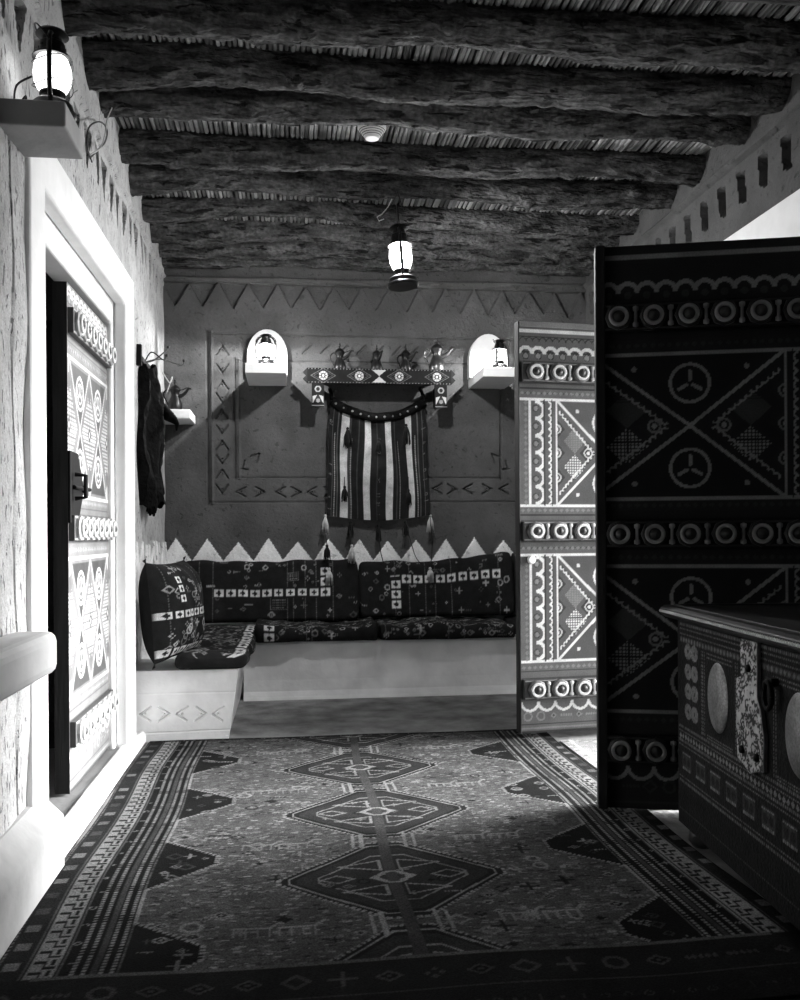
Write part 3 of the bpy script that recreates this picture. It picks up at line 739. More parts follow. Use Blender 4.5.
# ================================================================== rugs
RX0, RY0, RW, RL = -.72, 1.90, 2.045, 2.79
r = Ras(RW, RL, .0052, .13)
cx = .312 - RX0
def sy(y): return y - RY0
keep = rnd; rnd = random.Random(99)
r.c[:] = .19
for k in range(15000):                               # field flecks
    c = (rnd.uniform(.25, RW - .25), rnd.uniform(0, RL)); a = rnd.uniform(.003, .012)
    r.rect(c[0] - a, c[1] - a * .4, c[0] + a, c[1] + a * .4, rnd.choice([.07, .10, .14, .26, .32, .42, .55]))
for k in range(260):
    r.glyph((rnd.uniform(.3, RW - .3), rnd.uniform(.05, RL - .05)), rnd.uniform(.03, .06), rnd.choice([.04, .4, .5]))
for m_ in (-1, 1):
    for k in range(-1, 5):                           # small animals / combs between the medallions
        yy = sy(3.70 - .65 * k)
        for dx_ in (.42, .30):
            px_ = cx + m_ * dx_; z = .05
            for q in range(4): r.seg((px_ - z + q * z * .62, yy - .03), (px_ - z + q * z * .62, yy + .012), .008, .45)
            r.seg((px_ - z, yy + .016), (px_ + z * .9, yy + .016), .012, .5); r.seg((px_ + z * .9, yy + .016), (px_ + z * 1.3, yy + .045), .010, .5); r.disc((px_ + z * 1.45, yy + .045), .009, .5)
for k in range(-1, 5):                               # centre medallions
    yc = sy(4.02 - .65 * k) ; a, h = .345, .30
    outline = lambda e: [(cx - a + e, yc - .018), (cx - a + e, yc + .018), (cx - .055, yc + h - e), (cx + .055, yc + h - e), (cx + a - e, yc + .018), (cx + a - e, yc - .018), (cx + .055, yc - h + e), (cx - .055, yc - h + e)]
    p = outline(0); r.poly(p, .035); r.path(p + [p[0]], .012, .55, dash=.02)
    p = outline(.03); r.path(p + [p[0]], .008, .5)
    p = outline(.055); r.poly(p, .07)
    p = outline(.12); r.path(p + [p[0]], .007, .5)
    for q in range(18): r.glyph((cx + rnd.uniform(-.2, .2), yc + rnd.uniform(-.15, .15)), rnd.uniform(.02, .04), rnd.choice([.03, .4, .55, .03]))
    for sgn in (-1, 1):
        for q in (-1, 1):
            r.path([(cx + q * .03, yc + sgn * .06), (cx + q * .16, yc + sgn * .10), (cx + q * .03, yc + sgn * .14), (cx + q * .03, yc + sgn * .06)], .008, .55)
            r.seg((cx + q * .075, yc + sgn * (h - .04)), (cx + q * .075, yc + sgn * (h + .03)), .013, .6); r.seg((cx + q * .105, yc + sgn * (h - .03)), (cx + q * .105, yc + sgn * (h + .03)), .011, .6)
    r.dia((cx, yc), .075, .06, .55); r.dia((cx, yc), .05, .038, .09); r.diao((cx + .17, yc), .05, .03, .008, .5); r.diao((cx - .17, yc), .05, .03, .008, .5)
r.rect(cx - .018, 0, cx + .018, RL, .13)
for k in range(-1, 5):
    yc = sy(4.02 - .65 * k); r.ring((cx, yc), .045, .012, .6)
for m_ in (-1, 1):                                   # side lappets
    X_ = lambda x: cx + m_ * (cx - (x - RX0))
    for k in range(-1, 5):
        y0_ = 3.57 - .65 * k
        pts = [(-.42, y0_ + .21), (-.23, y0_ + .055), (-.23, y0_ - .02), (-.42, y0_ - .21)]
        if m_ > 0: pass
        q = [(cx - m_ * (cx + RX0 - x) if False else (cx + m_ * (x - .312)) , sy(y)) for x, y in pts]
        q = [(cx + m_ * (x - .312), sy(y)) for x, y in pts]
        r.poly(q, .022); r.path(q, .013, .55, dash=.017)
        q2 = [(cx + m_ * (-.44 - .312), sy(y0_ - .21)), (cx + m_ * (-.42 - .312), sy(y0_ - .44))]
        r.path([q[3], q2[1]], .013, .6)
        for g in range(9): r.glyph((cx + m_ * (rnd.uniform(-.40, -.27) - .312), sy(y0_ + rnd.uniform(-.12, .12))), rnd.uniform(.025, .05), rnd.choice([.35, .5, .1]))
    def vx(x): return cx + m_ * (x - .312)
    r.rect(vx(-.425), 0, vx(-.56), RL, .02)
    for x in (-.435, -.462, -.502, -.528): r.seg((vx(x), 0), (vx(x), RL), .010, .55, dash=.016)
    r.rect(vx(-.475), 0, vx(-.49), RL, .12)
    # white meander guard
    r.rect(vx(-.565), 0, vx(-.645), RL, .55)
    y = 0
    while y < RL:
        x1, x2 = vx(-.578), vx(-.632)
        for q, (u0, u1, v0, v1) in enumerate(((0, .55, 0, .012), (.45, .6, 0, .035), (.45, 1, .03, .045), (.1, .3, .02, .05))):
            r.rect(x1 + (x2 - x1) * u0, y + v0, x1 + (x2 - x1) * u1, y + v1, .03)
        y += .058
    r.rect(vx(-.568), 0, vx(-.572), RL, .03); r.rect(vx(-.640), 0, vx(-.644), RL, .03)
    r.rect(vx(-.65), 0, vx(-.73), RL, .045)
    y = .02
    while y < RL:
        r.rect(vx(-.665), y, vx(-.70), y + .04, rnd.choice([.12, .3, .05, .4])); r.glyph((vx(-.55), y + .02), .02, .45); y += .11
    r.seg((vx(-.716), 0), (vx(-.716), RL), .006, .35, dash=.02)
# end borders
for (y0_, y1_) in ((0, .30), (RL - .035, RL)):
    r.rect(0, y0_, RW, y1_, .035)
    for k in range(int(RW / .05)):
        r.glyph((k * .05 + .02, (y0_ + .06) if y0_ == 0 else (RL - .018)), .022, rnd.choice([.06, .12, .1]) if y0_ == 0 else rnd.choice([.1, .4, .3]))  # near-end motifs toned down, painting the foreground shade into the colour
r.rect(.1, .29, RW - .1, .302, .25); r.rect(.1, .13, RW - .1, .14, .12)
for k in range(int(RW / .11)): r.glyph((k * .11 + .06, .21), .06, .14)
rnd = keep
X, Y = np.meshgrid(r.x, r.y)
r.c *= .33
P = np.stack([X + RX0 + .008 * np.sin(Y * 5) + .02 * (Y - 1.4) * 0, Y + RY0 + .006 * np.sin(X * 7), .011 + .0015 * np.sin(X * 11) * np.sin(Y * 9) + r.c * .002], -1)
mb = MB(); mb.grid(P, r.c)
edge = MB()
mb.box((RX0 + .004, RY0 + .004, .0005), (RX0 + RW - .004, RY0 + RL - .006, .008), .03)
rug = mb.build('patterned_rug', M['rug'], loc=(.3, 3.3, 0), smooth=True, auto=40)
tag(rug, 'large dark tribal rug with central diamond medallions and pale borders', 'rug')
# small rug at the doorway
r = Ras(.84, 1.15, .006, .3)
keep = rnd; rnd = random.Random(5)
for k in range(900):
    c = (rnd.uniform(0, .84), rnd.uniform(0, 1.15)); a = rnd.uniform(.004, .014); r.rect(c[0]-a, c[1]-a*.5, c[0]+a, c[1]+a*.5, rnd.choice([.12, .2, .5, .55, .16]))
for k in range(3): r.diao((.42, .2 + .36 * k), .16, .12, .014, .55); r.diao((.42, .2 + .36 * k), .1, .07, .012, .08); r.disc((.42, .2 + .36 * k), .03, .5)
for x in (.05, .79): r.seg((x, 0), (x, 1.15), .016, .55)
rnd = keep
mb = MB(); flat_grid(mb, r, (0, 0, .009), (1, 0, 0), (0, 1, 0)); mb.box((.003, .003, 0.0005), (.837, 1.147, .0085), .2)
o = mb.build('small_rug', M['rug'], smooth=True, auto=40); o.location = (1.345, 3.27, .0); o.rotation_euler = (0, 0, math.radians(0))
tag(o, 'pale coarse small rug on the floor in the lit doorway', 'rug')

# ================================================================== lanterns
def lantern(name, loc, s, rz, power, glob='globe', rot=None, big_base=False, hookring=False, sz=None, fl=.15, soft=.006):
    root = empty(name, loc, rz, rot)
    t = MB(); k = 1.02 if big_base else .92
    t.lathe([(.0, .0), (.072*k, .0), (.078*k, .006), (.078*k, .012), (.070*k, .02), (.066*k, .04), (.05, .052), (.03, .058), (.0, .058)], 28)
    tk = t.build('fuel_tank', M['darkmetal'], root, smooth=True, auto=40)
    t = MB(); t.lathe([(.028, .056), (.034, .062), (.034, .072), (.040, .076), (.040, .083), (.024, .088), (.010, .096), (.0, .097)], 20); t.build('burner', M['darkmetal'], root, smooth=True, auto=40)
    t = MB(); t.lathe([(.038, .083), (.047, .10), (.056, .125), (.058, .15), (.055, .18), (.047, .205), (.041, .215)], 28, cap=False)
    g_ = t.build('glass_globe', M[glob], root, smooth=True)
    t = MB(); t.lathe([(.044, .210), (.060, .206), (.061, .209), (.050, .224), (.040, .228), (.038, .262), (.034, .266), (.030, .268), (.030, .285), (.050, .292), (.045, .302), (.026, .312), (.0, .314)], 24)
    for q in range(8):
        w = q * PI / 4; t.lathe([(.0, 0), (.006, .001), (.006, .003), (0, .004)], 8, (.0385 * math.cos(w), .0385 * math.sin(w), .245), .5, Matrix.Rotation(w, 3, 'Z') @ Matrix.Rotation(PI / 2, 3, 'Y'))
    t.build('chimney', M['darkmetal'], root, smooth=True, auto=40)
    for sx in (-1, 1):
        t = MB(); t.tube([(sx * x, 0, z) for x, z in ((.045, .045), (.066, .055), (.076, .08), (.077, .15), (.074, .215), (.066, .25), (.05, .275), (.028, .288))], .0075, 10)
        t.build('side_tube', M['darkmetal'], root, smooth=True)
    t = MB()
    for zz in (.105, .19):
        t.tube([(.061 * math.cos(w), .061 * math.sin(w), zz + .012 * math.sin(2 * w)) for w in [2 * PI * q / 28 for q in range(29)]], .0016, 6)
    t.build('wire_guard', M['darkmetal'], root, smooth=True)
    t = MB()
    if hookring: pts = [(.078 * math.cos(w) * 1.0, 0, .24 + .17 * math.sin(w)) for w in [PI * q / 16 for q in range(17)]]
    else: pts = [(.078 * math.cos(w), .05 * math.sin(w), .235 + .085 * math.sin(w)) for w in [PI * q / 16 for q in range(17)]]
    t.tube(pts, .0025, 8); t.build('carrying_handle', M['darkmetal'], root, smooth=True)
    root.scale = (s, s, sz or s)
    ld = bpy.data.lights.new('lamp_flame', 'POINT'); ld.energy = power; ld.shadow_soft_size = soft * s
    lo = bpy.data.objects.new('lamp_flame', ld); col.objects.link(lo); lo.parent = root; lo.location = (0, 0, fl)
    return root
o = lantern('oil_lantern', (-.675, 2.71, LSZ + .0735), .92, math.radians(97), .25, sz=.80)
tag(o, 'glowing lantern on the shelf above the left door, nearest to the viewer', 'lantern', 'hurricane lanterns')
o = lantern('oil_lantern', (-.152, 6.07, 2.189), .86, 0, 40.0, 'globeclear', sz=.66, fl=.196)
tag(o, 'small clear lantern on the back wall left of the coffee pots', 'lantern', 'hurricane lanterns')
o = lantern('oil_lantern', (1.445, 6.09, 2.189), .86, math.radians(60), 40.0, 'globeclear', sz=.66, fl=.196)
tag(o, 'small clear lantern on the back wall beside the painted door', 'lantern', 'hurricane lanterns')
p = at(403, 287, 4.95)
o = lantern('oil_lantern', (p.x, p.y, p.z), 1.12, math.radians(80), 135.0, 'globe', fl=.188, soft=.03, rot=Euler((math.radians(-4), math.radians(3), math.radians(85))), big_base=True, hookring=True)
tag(o, 'glowing lantern hanging on a wire from the ceiling logs', 'lantern', 'hurricane lanterns')
hx, hy, hz = p.x, p.y, p.z
top = (at(396, 205, 4.95)).z
mb = MB(); mb.tube([(hx, hy, hz + .44), (hx - .02, hy, hz + .50), (hx - .035, hy, 2.96)], .003, 6)
mb.tube([(hx - .035, hy, 2.93), (hx - .07, hy - .01, 2.86), (hx - .13, hy - .02, 2.79)], .002, 6)
tag(mb.build('hanging_wire', M['wire'], loc=(hx - .03, hy, 2.95)), 'thin wire holding the ceiling lantern', 'wire')
mb = MB(); pts = [at(x, y, 4.83) for x, y in ((392, 199), (388, 207), (382, 214), (377, 217), (379, 221), (384, 219))]
mb.tube(pts, .0028, 6); tag(mb.build('loose_wire', M['palewire'], loc=tuple(pts[0])), 'curled pale wire end on the log by the hanging lantern', 'wire', 'loose wires')

# wires by the near lantern
def spl(pts, n=6):
    P = [Vector(p) for p in pts]; P = [P[0]] + P + [P[-1]]; out = []
    for i in range(1, len(P) - 2):
        for k in range(n):
            t = k / n; a, b, c, d_ = P[i-1], P[i], P[i+1], P[i+2]
            out.append(.5 * ((2*b) + (c-a)*t + (2*a-5*b+4*c-d_)*t*t + (3*b-a-3*c+d_)*t**3))
    out.append(P[-2]); return out
def wpt(px, py, X):
    d = _f * F + RV * (px - 400) + UV * (H0 - py); t = X / d.x; return Vector((X, d.y * t, CZ + d.z * t))
mb = MB(); mb.tube(spl([wpt(x, y, -.775) for x, y in ((92, 162), (88, 150), (87, 135), (91, 125), (101, 122), (107, 130), (105, 142), (96, 152), (90, 158))]), .0032, 6)
tag(mb.build('loose_wire', M['wire'], loc=tuple(wpt(92, 162, -.775))), 'dark looped cable on the left wall beside the near shelf', 'wire', 'loose wires')
mb = MB(); mb.tube(spl([wpt(x, y, -.765) for x, y in ((90, 155), (100, 148), (105, 135), (107, 120), (112, 108))]), .003, 6)
tag(mb.build('loose_wire', M['palewire'], loc=tuple(wpt(90, 155, -.765))), 'pale cable running up to the logs from the near shelf', 'wire', 'loose wires')
mb = MB(); mb.tube(spl([(-.72, 2.665, 2.36), (-.76, 2.66, 2.33), (-.765, 2.655, 2.275), (-.745, 2.64, 2.272), (-.735, 2.66, 2.30), (-.75, 2.70, 2.272), (-.76, 2.76, 2.272)]), .003, 6)
tag(mb.build('loose_wire', M['wire'], loc=(-.76, 2.66, 2.27)), 'small cable coil on the near shelf beside the lantern', 'wire', 'loose wires')

# smoke detector
p = at(372, 139, 4.32)
mb = MB(); root = empty('smoke_detector', (p.x, p.y, p.z))
mb.lathe([(.0, 0), (.032, .0), (.036, .006), (.066, .042), (.070, .05), (.070, .062), (.062, .07), (.0, .07)], 36); mb.build('cover', M['white'], root, smooth=True, auto=35)
mb = MB()
for q in range(4):
    z = .013 + q * .008; rr = .0365 + (z - .006) * .833 + .0006
    mb.tube([(rr * math.cos(w), rr * math.sin(w), z) for w in [2 * PI * k / 40 for k in range(41)]], .0015, 6)
mb.build('vent_slots', M['slot'], root)
mb = MB(); mb.box((-.02, -.02, .07), (.02, .02, 3.06 - p.z)); mb.build('mount', M['slot'], root)
tag(root, 'round white smoke detector between the ceiling logs', 'smoke detector')

# ================================================================== coffee pots and their shelf
def dallah(loc, s, rz, mat, label, group='coffee pots'):
    root = empty('coffee_pot', loc, rz)
    t = MB(); t.lathe([(.0, 0), (.052, 0), (.054, .006), (.058, .03), (.056, .055), (.044, .09), (.033, .115), (.030, .13), (.034, .15), (.042, .165), (.044, .17), (.0, .171)], 32)
    b = t.build('pot_body', mat, root, smooth=True, auto=40)
    t = MB(); t.lathe([(.045, .170), (.044, .176), (.034, .192), (.018, .205), (.008, .210), (.006, .218), (.012, .224), (.012, .230), (.005, .236), (.008, .244), (.0, .262)], 24)
    t.build('lid', mat, root, smooth=True, auto=40)
    t = MB(); pts = spl([(.030, 0, .115), (.060, 0, .128), (.085, 0, .150), (.105, 0, .176), (.122, 0, .180), (.132, 0, .170)], 5)
    n = len(pts); t.tube(pts, [.017 - .013 * (k / (n - 1)) ** .7 for k in range(n)], 12, sq=1.2)
    pts = spl([(.04, 0, .165), (.075, 0, .178), (.105, 0, .186), (.128, 0, .178)], 4); t.tube(pts, .004, 8)
    t.build('spout', mat, root, smooth=True)
    t = MB(); t.tube(spl([(-.036, 0, .160), (-.062, 0, .172), (-.086, 0, .155), (-.088, 0, .12), (-.070, 0, .085), (-.055, 0, .05)], 5), .0065, 10); t.build('handle', mat, root, smooth=True)
    root.scale = (s, s, s)
    return tag(root, label, 'coffee pot', group)
def shx(px, y=6.25): return at(px, 370, y).x
shz = at(380, 369.5, 6.27).z
YF = 6.27
root = empty('coffee_pot_shelf', (at(380, 376, YF).x, 6.49, shz - .10))
ox, oy, oz = root.location
L_ = shx(452, YF) - shx(308, YF); hh = .105
r = Ras(L_, hh, .0035, .012)
c = hh / 2
for k, px in enumerate((324, 360, 400, 437.6)):
    x = shx(px, YF) - shx(308, YF)
    r.diao((x, c), .085, .05, .004, .10); r.diao((x, c), .065, .036, .004, .06)
    r.disc((x, c), .030, .45); r.disc((x, c), .017, .05); r.disc((x, c), .008, .7)
    for q in range(8): w = q * PI / 4; r.disc((x + .023 * math.cos(w), c + .023 * math.sin(w)), .005, .15)
x = shx(380, YF) - shx(308, YF)
r.poly([(x - .05, hh - .008), (x + .05, hh - .008), (x, c + .003)], .42); r.poly([(x - .05, .008), (x + .05, .008), (x, c - .003)], .42)
for k in range(int(L_ / .022)): r.disc((.011 + k * .022, .006), .003, .2); r.disc((.011 + k * .022, hh - .006), .003, .2)
mb = MB(); flat_grid(mb, r, (-L_ / 2, YF - oy, 0), (1, 0, 0), (0, 0, 1))
mb.box((-L_ / 2, YF - oy + .0006, 0), (L_ / 2, YF - oy + .025, hh), .012)
for sx in (-1, 1):
    e = sx * L_ / 2; mb.prism([(e, YF - oy, 0), (e + sx * .03, YF - oy, .03), (e + sx * .008, YF - oy, c), (e + sx * .03, YF - oy, hh - .03), (e, YF - oy, hh)], (0, .025, 0), .02)
mb.build('painted_fascia', M['darkpaint'], root)
mb = MB(); mb.box((-L_ / 2 + .02, YF - oy + .025, hh - .035), (L_ / 2 - .02, .04, hh - .01), .012); mb.build('board', M['doorwood'], root, bevel=.003)
for px in (318, 441):
    x = at(px, 395, YF).x - ox
    mb = MB(); r = Ras(.085, .16, .0035, .012)
    r.poly([(.0, .03), (.085, .03), (.0425, .085)], .03); r.poly([(.005, .02), (.005, .07), (.035, .078)], .4); r.poly([(.08, .02), (.08, .07), (.05, .078)], .4)
    r.disc((.0425, .12), .022, .25); r.disc((.0425, .12), .013, .02); r.disc((.0425, .04), .014, .2); r.seg((0, .005), (.085, .005), .006, .2)
    flat_grid(mb, r, (x - .0425, YF - oy - .002, -.162), (1, 0, 0), (0, 0, 1)); mb.box((x - .0425, YF - oy - .0015, -.162), (x + .0425, YF - oy + .03, -.002), .012)
    mb.prism([(x - .02, YF - oy + .03, -.14), (x - .02, .02, -.13), (x - .02, .02, 0), (x - .02, YF - oy + .03, 0)], (.04, 0, 0), .012)
    mb.build('bracket', M['darkpaint'], root)
tag(root, 'dark wooden wall shelf painted with diamonds, under the coffee pots', 'shelf')
zt = oz + hh - .0095
dallah((at(340, 367, 6.36).x, 6.37, zt), .80, math.radians(-25), M['oldmetal'], 'blackened coffee pot at the left end of the painted shelf')
dallah((at(377, 367, 6.36).x, 6.37, zt), .76, math.radians(-70), M['oldmetal'], 'blackened coffee pot above the white hourglass of the painted shelf')
dallah((at(406, 367, 6.36).x, 6.37, zt), .78, math.radians(-40), M['oldmetal'], 'blackened coffee pot just left of the big bright one')
dallah((at(437, 370, 6.36).x, 6.36, zt), 1.0, math.radians(-8), M['brass'], 'large shiny coffee pot at the right end of the painted shelf')
dallah((-.775, 6.30, 1.906), .86, math.radians(-8), M['oldmetal'], 'dark coffee pot on the white corner shelf at far left')

# ================================================================== woven hanging bag
BY = 6.455
root = empty('woven_bag', (at(377, 518, BY).x, 6.5, at(377, 518, BY).z))
ox, oy, oz = root.location
xl, xr = at(326.5, 450, BY).x - ox, at(429, 450, BY).x - ox; Wb = xr - xl
zt0 = at(330, 405, BY).z - oz; Hb = zt0 + .03
r = Ras(Wb, Hb, .004, .015)
def bx(c): return (c - 120) / 470 * Wb
for a, b_, v in ((177, 212, .5), (287, 318, .5), (388, 418, .5), (492, 520, .5), (216, 222, .05), (345, 350, .04), (434, 440, .05), (255, 262, .05)):
    r.rect(bx(a), 0, bx(b_), Hb, v)
for c_ in (150, 535, 228, 450): r.seg((bx(c_), 0), (bx(c_), Hb * .75), .007, .28, dash=.014)
for c_ in (138, 162, 548, 570): r.seg((bx(c_), 0), (bx(c_), Hb), .006, .09)
for k in range(26): r.glyph((bx(rnd.choice([128, 575, 355])), rnd.uniform(.02, Hb)), .02, .15)
X, Y = np.meshgrid(r.x, r.y)
u = X / Wb; v = Y / Hb
sag_top = .115 * (1 - (2 * u - 1) ** 2)
Z = v * (Hb - .03 * (1 - v) - sag_top * 1.0) - .02 * (1 - (2 * u - 1) ** 2) * (1 - v) + .02 * (1 - v) * np.abs(2 * u - 1)
pinch = 1 - .10 * v ** 2
Xp = xl + Wb / 2 + (X - Wb / 2) * pinch
Xp = Xp + .010 * np.sin(v * 5 + u * 9) * v * (1 - v) * 3
Yp = BY - oy - .026 - .014 * np.sin(u * 19 + v * 3) * (.3 + .7 * v) - .018 * np.sin(u * 6) * v ** 2
mb = MB(); mb.grid(np.stack([Xp, Yp, Z], -1), r.c)
mb.grid(np.stack([Xp, Yp + .012, Z], -1), np.full(r.c.shape, .015))
mb.build('bag_body', M['weave'], root, smooth=True)
pts = [(Xp[-1, i], Yp[-1, i] - .008, Z[-1, i] + .005) for i in range(0, r.nx, 8)]
mb = MB(); mb.tube([(p_[0], p_[1], p_[2] - .01) for p_ in pts], .028, 10, .02, sq=1.2); sb = mb.build('top_band', M['leather'], root, smooth=True)
for k in range(1, len(pts) - 1, 2):
    mb = MB(); p_ = pts[k]; mb.lathe([(.010, 0), (.006, .004), (0, .005)], 10, (p_[0], p_[1] - .026, p_[2] - .012), .5, Matrix.Rotation(PI / 2, 3, 'X'))
    mb.build('band_stud', M['tin'], sb, smooth=True)
for px, sgn in ((330, -1), (421, 1)):
    e = at(px, 388, BY); mb = MB(); q = pts[0] if sgn < 0 else pts[-1]
    mb.tube(spl([(e.x - ox, .01, e.z - oz), (e.x - ox, -.03, e.z - oz - .01), (q[0], q[1] - .005, q[2] + .02), q]), .013, 8); mb.build('hanging_loop', M['leather'], root, smooth=True)
def tassel(x, y, ztop, L, mat, parent, w=.024, cord=None):
    q = MB(); rs = rnd.random()
    q.lathe([(.0, 0), (.007, -.002), (.011, -.012), (.006, -.022)], 12, (x, y, ztop))
    for k in range(26):
        a = rnd.uniform(0, 2 * PI); rr = math.sqrt(rnd.random()) * w; l = L * rnd.uniform(.8, 1.05)
        q.tube([(x + .004 * math.cos(a), y + .004 * math.sin(a), ztop - .018), (x + rr * .75 * math.cos(a), y + rr * .5 * math.sin(a), ztop - l * .45), (x + rr * math.cos(a) + rnd.uniform(-.004, .004), y + rr * .6 * math.sin(a), ztop - l)], [.003, .0035, .0018], 5)
    return q.build('tassel', M[mat], parent, smooth=True)
def cord(pts, parent, r_=.003, mat='darkwool'):
    q = MB(); q.tube(spl(pts, 5), r_, 6); return q.build('cord', M[mat], parent, smooth=True)
yb = BY - oy - .035
def loc2(cx_, cy_):    # 300 + c/4.54, 380 + c/4.54
    p_ = at(300 + cx_ / 4.54, 380 + cy_ / 4.54, BY - .03); return p_.x - ox, p_.z - oz
for cx_, cy_, L, mt in ((115, 610, .14, 'lightwool'), (228, 640, .12, 'darkwool'), (355, 655, .13, 'darkwool'), (478, 640, .115, 'darkwool'), (592, 610, .13, 'lightwool'),
                        (118, 745, .12, 'darkwool'), (128, 848, .12, 'lightwool'), (228, 745, .13, 'lightwool'), (573, 845, .10, 'lightwool'), (202, 480, .115, 'darkwool'), (490, 495, .11, 'darkwool'), (215, 215, .15, 'darkwool'), (480, 200, .15, 'darkwool'), (355, 265, .10, 'darkwool')):
    x, z = loc2(cx_, cy_); tassel(x, yb - (.02 if cy_ < 600 else .175 if cy_ > 735 else .0), z, L, mt, root, .036 if cy_ < 250 else .026 if mt == 'darkwool' else .028)
for pl in (((115, 600), (112, 680), (118, 745), (125, 850)), ((228, 630), (230, 745)), ((355, 640), (352, 760), (365, 820), (375, 862)), ((478, 640), (490, 740), (515, 810), (560, 850), (573, 850)), ((588, 600), (582, 740), (575, 850)), ((200, 440), (202, 490)), ((355, 630), (352, 500), (355, 400)), ((490, 440), (490, 500))):
    cord([(loc2(*q)[0], yb - (.018 if q[1] < 600 else .175 if q[1] > 735 else 0), loc2(*q)[1]) for q in pl], root)
tag(root, 'striped black and white woven bag with tassels hanging on the back wall', 'hanging bag')

# ================================================================== dark leather hanging on the left wall
root = empty('leather_hanging', (-.85, 5.38, 1.17))
ox, oy, oz = root.location
mb = MB()
U = np.linspace(0, 1, 30); V = np.linspace(0, 1, 60); UU, VV = np.meshgrid(U, V)
yy = (UU - .5) * (.42 + .06 * np.sin(VV * 5) - .14 * VV ** 3) ; xx = .035 + .03 * np.sin(UU * 13 + VV * 3) * (1 - .4 * VV) + .02 * np.sin(VV * 9 + UU * 4) + .05 * (1 - (2 * UU - 1) ** 2)
zz = .055 + VV * .81 - .02 * np.sin(UU * 9) - .012 * np.sin(UU * 47) * (1 - VV); xx = xx + .008 * np.sin(UU * 40 + VV * 7) * np.sin(VV * 31)
mb.grid(np.stack([xx, yy, zz], -1), np.full(UU.shape, .02)); mb.grid(np.stack([xx * 0 + .004, yy, zz], -1), np.full(UU.shape, .02))
for e_ in (0, -1):
    A_ = np.stack([np.stack([xx[:, e_], yy[:, e_], zz[:, e_]], -1), np.stack([xx[:, e_] * 0 + .004, yy[:, e_], zz[:, e_]], -1)], 1); mb.grid(A_, np.full((60, 2), .02))
mb.build('leather_panel', M['leather'], root, smooth=True)
mb = MB(); mb.tube([(.03, .10, .72), (.07, .13, .67), (.12, .16, .61), (.155, .18, .585), (.175, .19, .56), (.172, .195, .52)], [.02, .045, .05, .034, .018, .006], 14, sq=.7); mb.tube([(.05, .12, .60), (.075, .13, .42), (.06, .13, .28), (.065, .13, .14), (.05, .1, .05)], [.05, .035, .028, .045, .02], 12)
mb.build('hanging_horn', M['leather'], root, smooth=True)
for k in range(7):
    mb = MB(); y = -.16 + k * .05; mb.tube([(.05, y, .09), (.055, y + .004, .05), (.05, y + .008 * math.sin(k), .02 - .01 * (k % 3))], .008, 6); mb.build('fringe_strand', M['leather'], root, smooth=True)
mb = MB(); mb.box((.0, -.20, .84), (.03, -.17, .96)); mb.box((.0, -.16, .87), (.03, .16, .9)); mb.build('hanging_rail', M['iron'], root, bevel=.004)
for k, (a, b_, c_) in enumerate(((.12, .1, .98), (.2, .2, .92), (.13, -.05, .90))):
    mb = MB(); mb.tube(spl([(.01, -.1 + .05 * k, .88), (a * .5, -.05 + b_ * .4, .90 + .02 * k), (a, b_, c_), (a + .015, b_ + .02, c_ + .03)]), .004, 6)
    mb.lathe([(0, -.01), (.009, -.005), (.009, .005), (0, .01)], 10, (a + .015, b_ + .02, c_ + .03)); mb.build('wire_hook', M['wire'], root, smooth=True)
mb = MB(); mb.tube(spl([(.10, .12, .86), (.14, .14, .80), (.15, .17, .84), (.12, .15, .74)]), .004, 6); tag(mb.build('buckle_strap', M['palewire'], root, smooth=True), 'pale metal buckle strap')
tag(root, 'long dark leather saddle piece hanging on the left wall by the bench', 'wall hanging')

# ================================================================== studded chest
CL, CD, CH = 1.36, .60, .79
root = empty('studded_chest', (1.30, 2.97, .0135), math.atan2(-.996, -.085))
bx0 = .075; bl = CL - 2 * bx0
r = Ras(bl, CH - .04 - .07, .0042, .013)   # u = s - bx0, v = h - .07
def cu(s): return s - bx0
def cv(h): return h - .07
Hh = CH - .11
g1, g2 = .07, .15
def nailrow(x0_, x1_, h, v=g2, wd=.006): r.seg((cu(x0_), cv(h)), (cu(x1_), cv(h)), wd, v, dash=.011)
def nailcol(s, h0_, h1_, v=g2, wd=.006): r.seg((cu(s), cv(h0_)), (cu(s), cv(h1_)), wd, v, dash=.011)
E_ = CL - bx0
for h in (.735, .72, .705): nailrow(.1, E_ - .02, h, g2)
r.rect(cu(.1), cv(.695), cu(E_ - .02), cv(.675), .05)
for k in range(46): r.dia((cu(.11 + k * .024), cv(.685)), .009, .008, g2)
for h in (.395, .38, .35, .335): nailrow(.09, E_ - .02, h, g2)
for k in range(46): r.dia((cu(.10 + k * .024), cv(.365)), .010, .010, .2)
for s in (.29, .30, .315): nailcol(s, .41, .67)
for s in (CL - .29, CL - .30, CL - .315): nailcol(s, .41, .67)
for sc in (.20, CL - .20):
    for h in (.65, .585, .52, .455):
        for q in (-1, 1): r.disc((cu(sc + q * .028), cv(h)), .026, .16, 1.2)
        r.rect(cu(sc - .03), cv(h - .012), cu(sc + .03), cv(h + .012), .16)
        for q in (-1, 1): r.disc((cu(sc + q * .028), cv(h)), .006, .03)
for (p0, p1) in ((.335, .53), (.81, 1.03)):
    for h in (.665, .655, .415, .405): r.seg((cu(p0), cv(h)), (cu(p1), cv(h)), .005, g2, dash=.011)
for h0_ in range(1): pass
for s in (.55, .79): nailcol(s, .41, .67); nailcol(s + .012, .41, .67)
for k in range(9):      # square panels of the drawer row
    sc = .155 + k * .12
    r.rect(cu(sc - .04), cv(.255), cu(sc + .04), cv(.315), .045)
    for q in (-1, 1):
        r.disc((cu(sc + q * .017), cv(.285)), .014, .02); r.seg((cu(sc - .035), cv(.285 + q * .024)), (cu(sc + .035), cv(.285 + q * .024)), .005, .25, dash=.01)
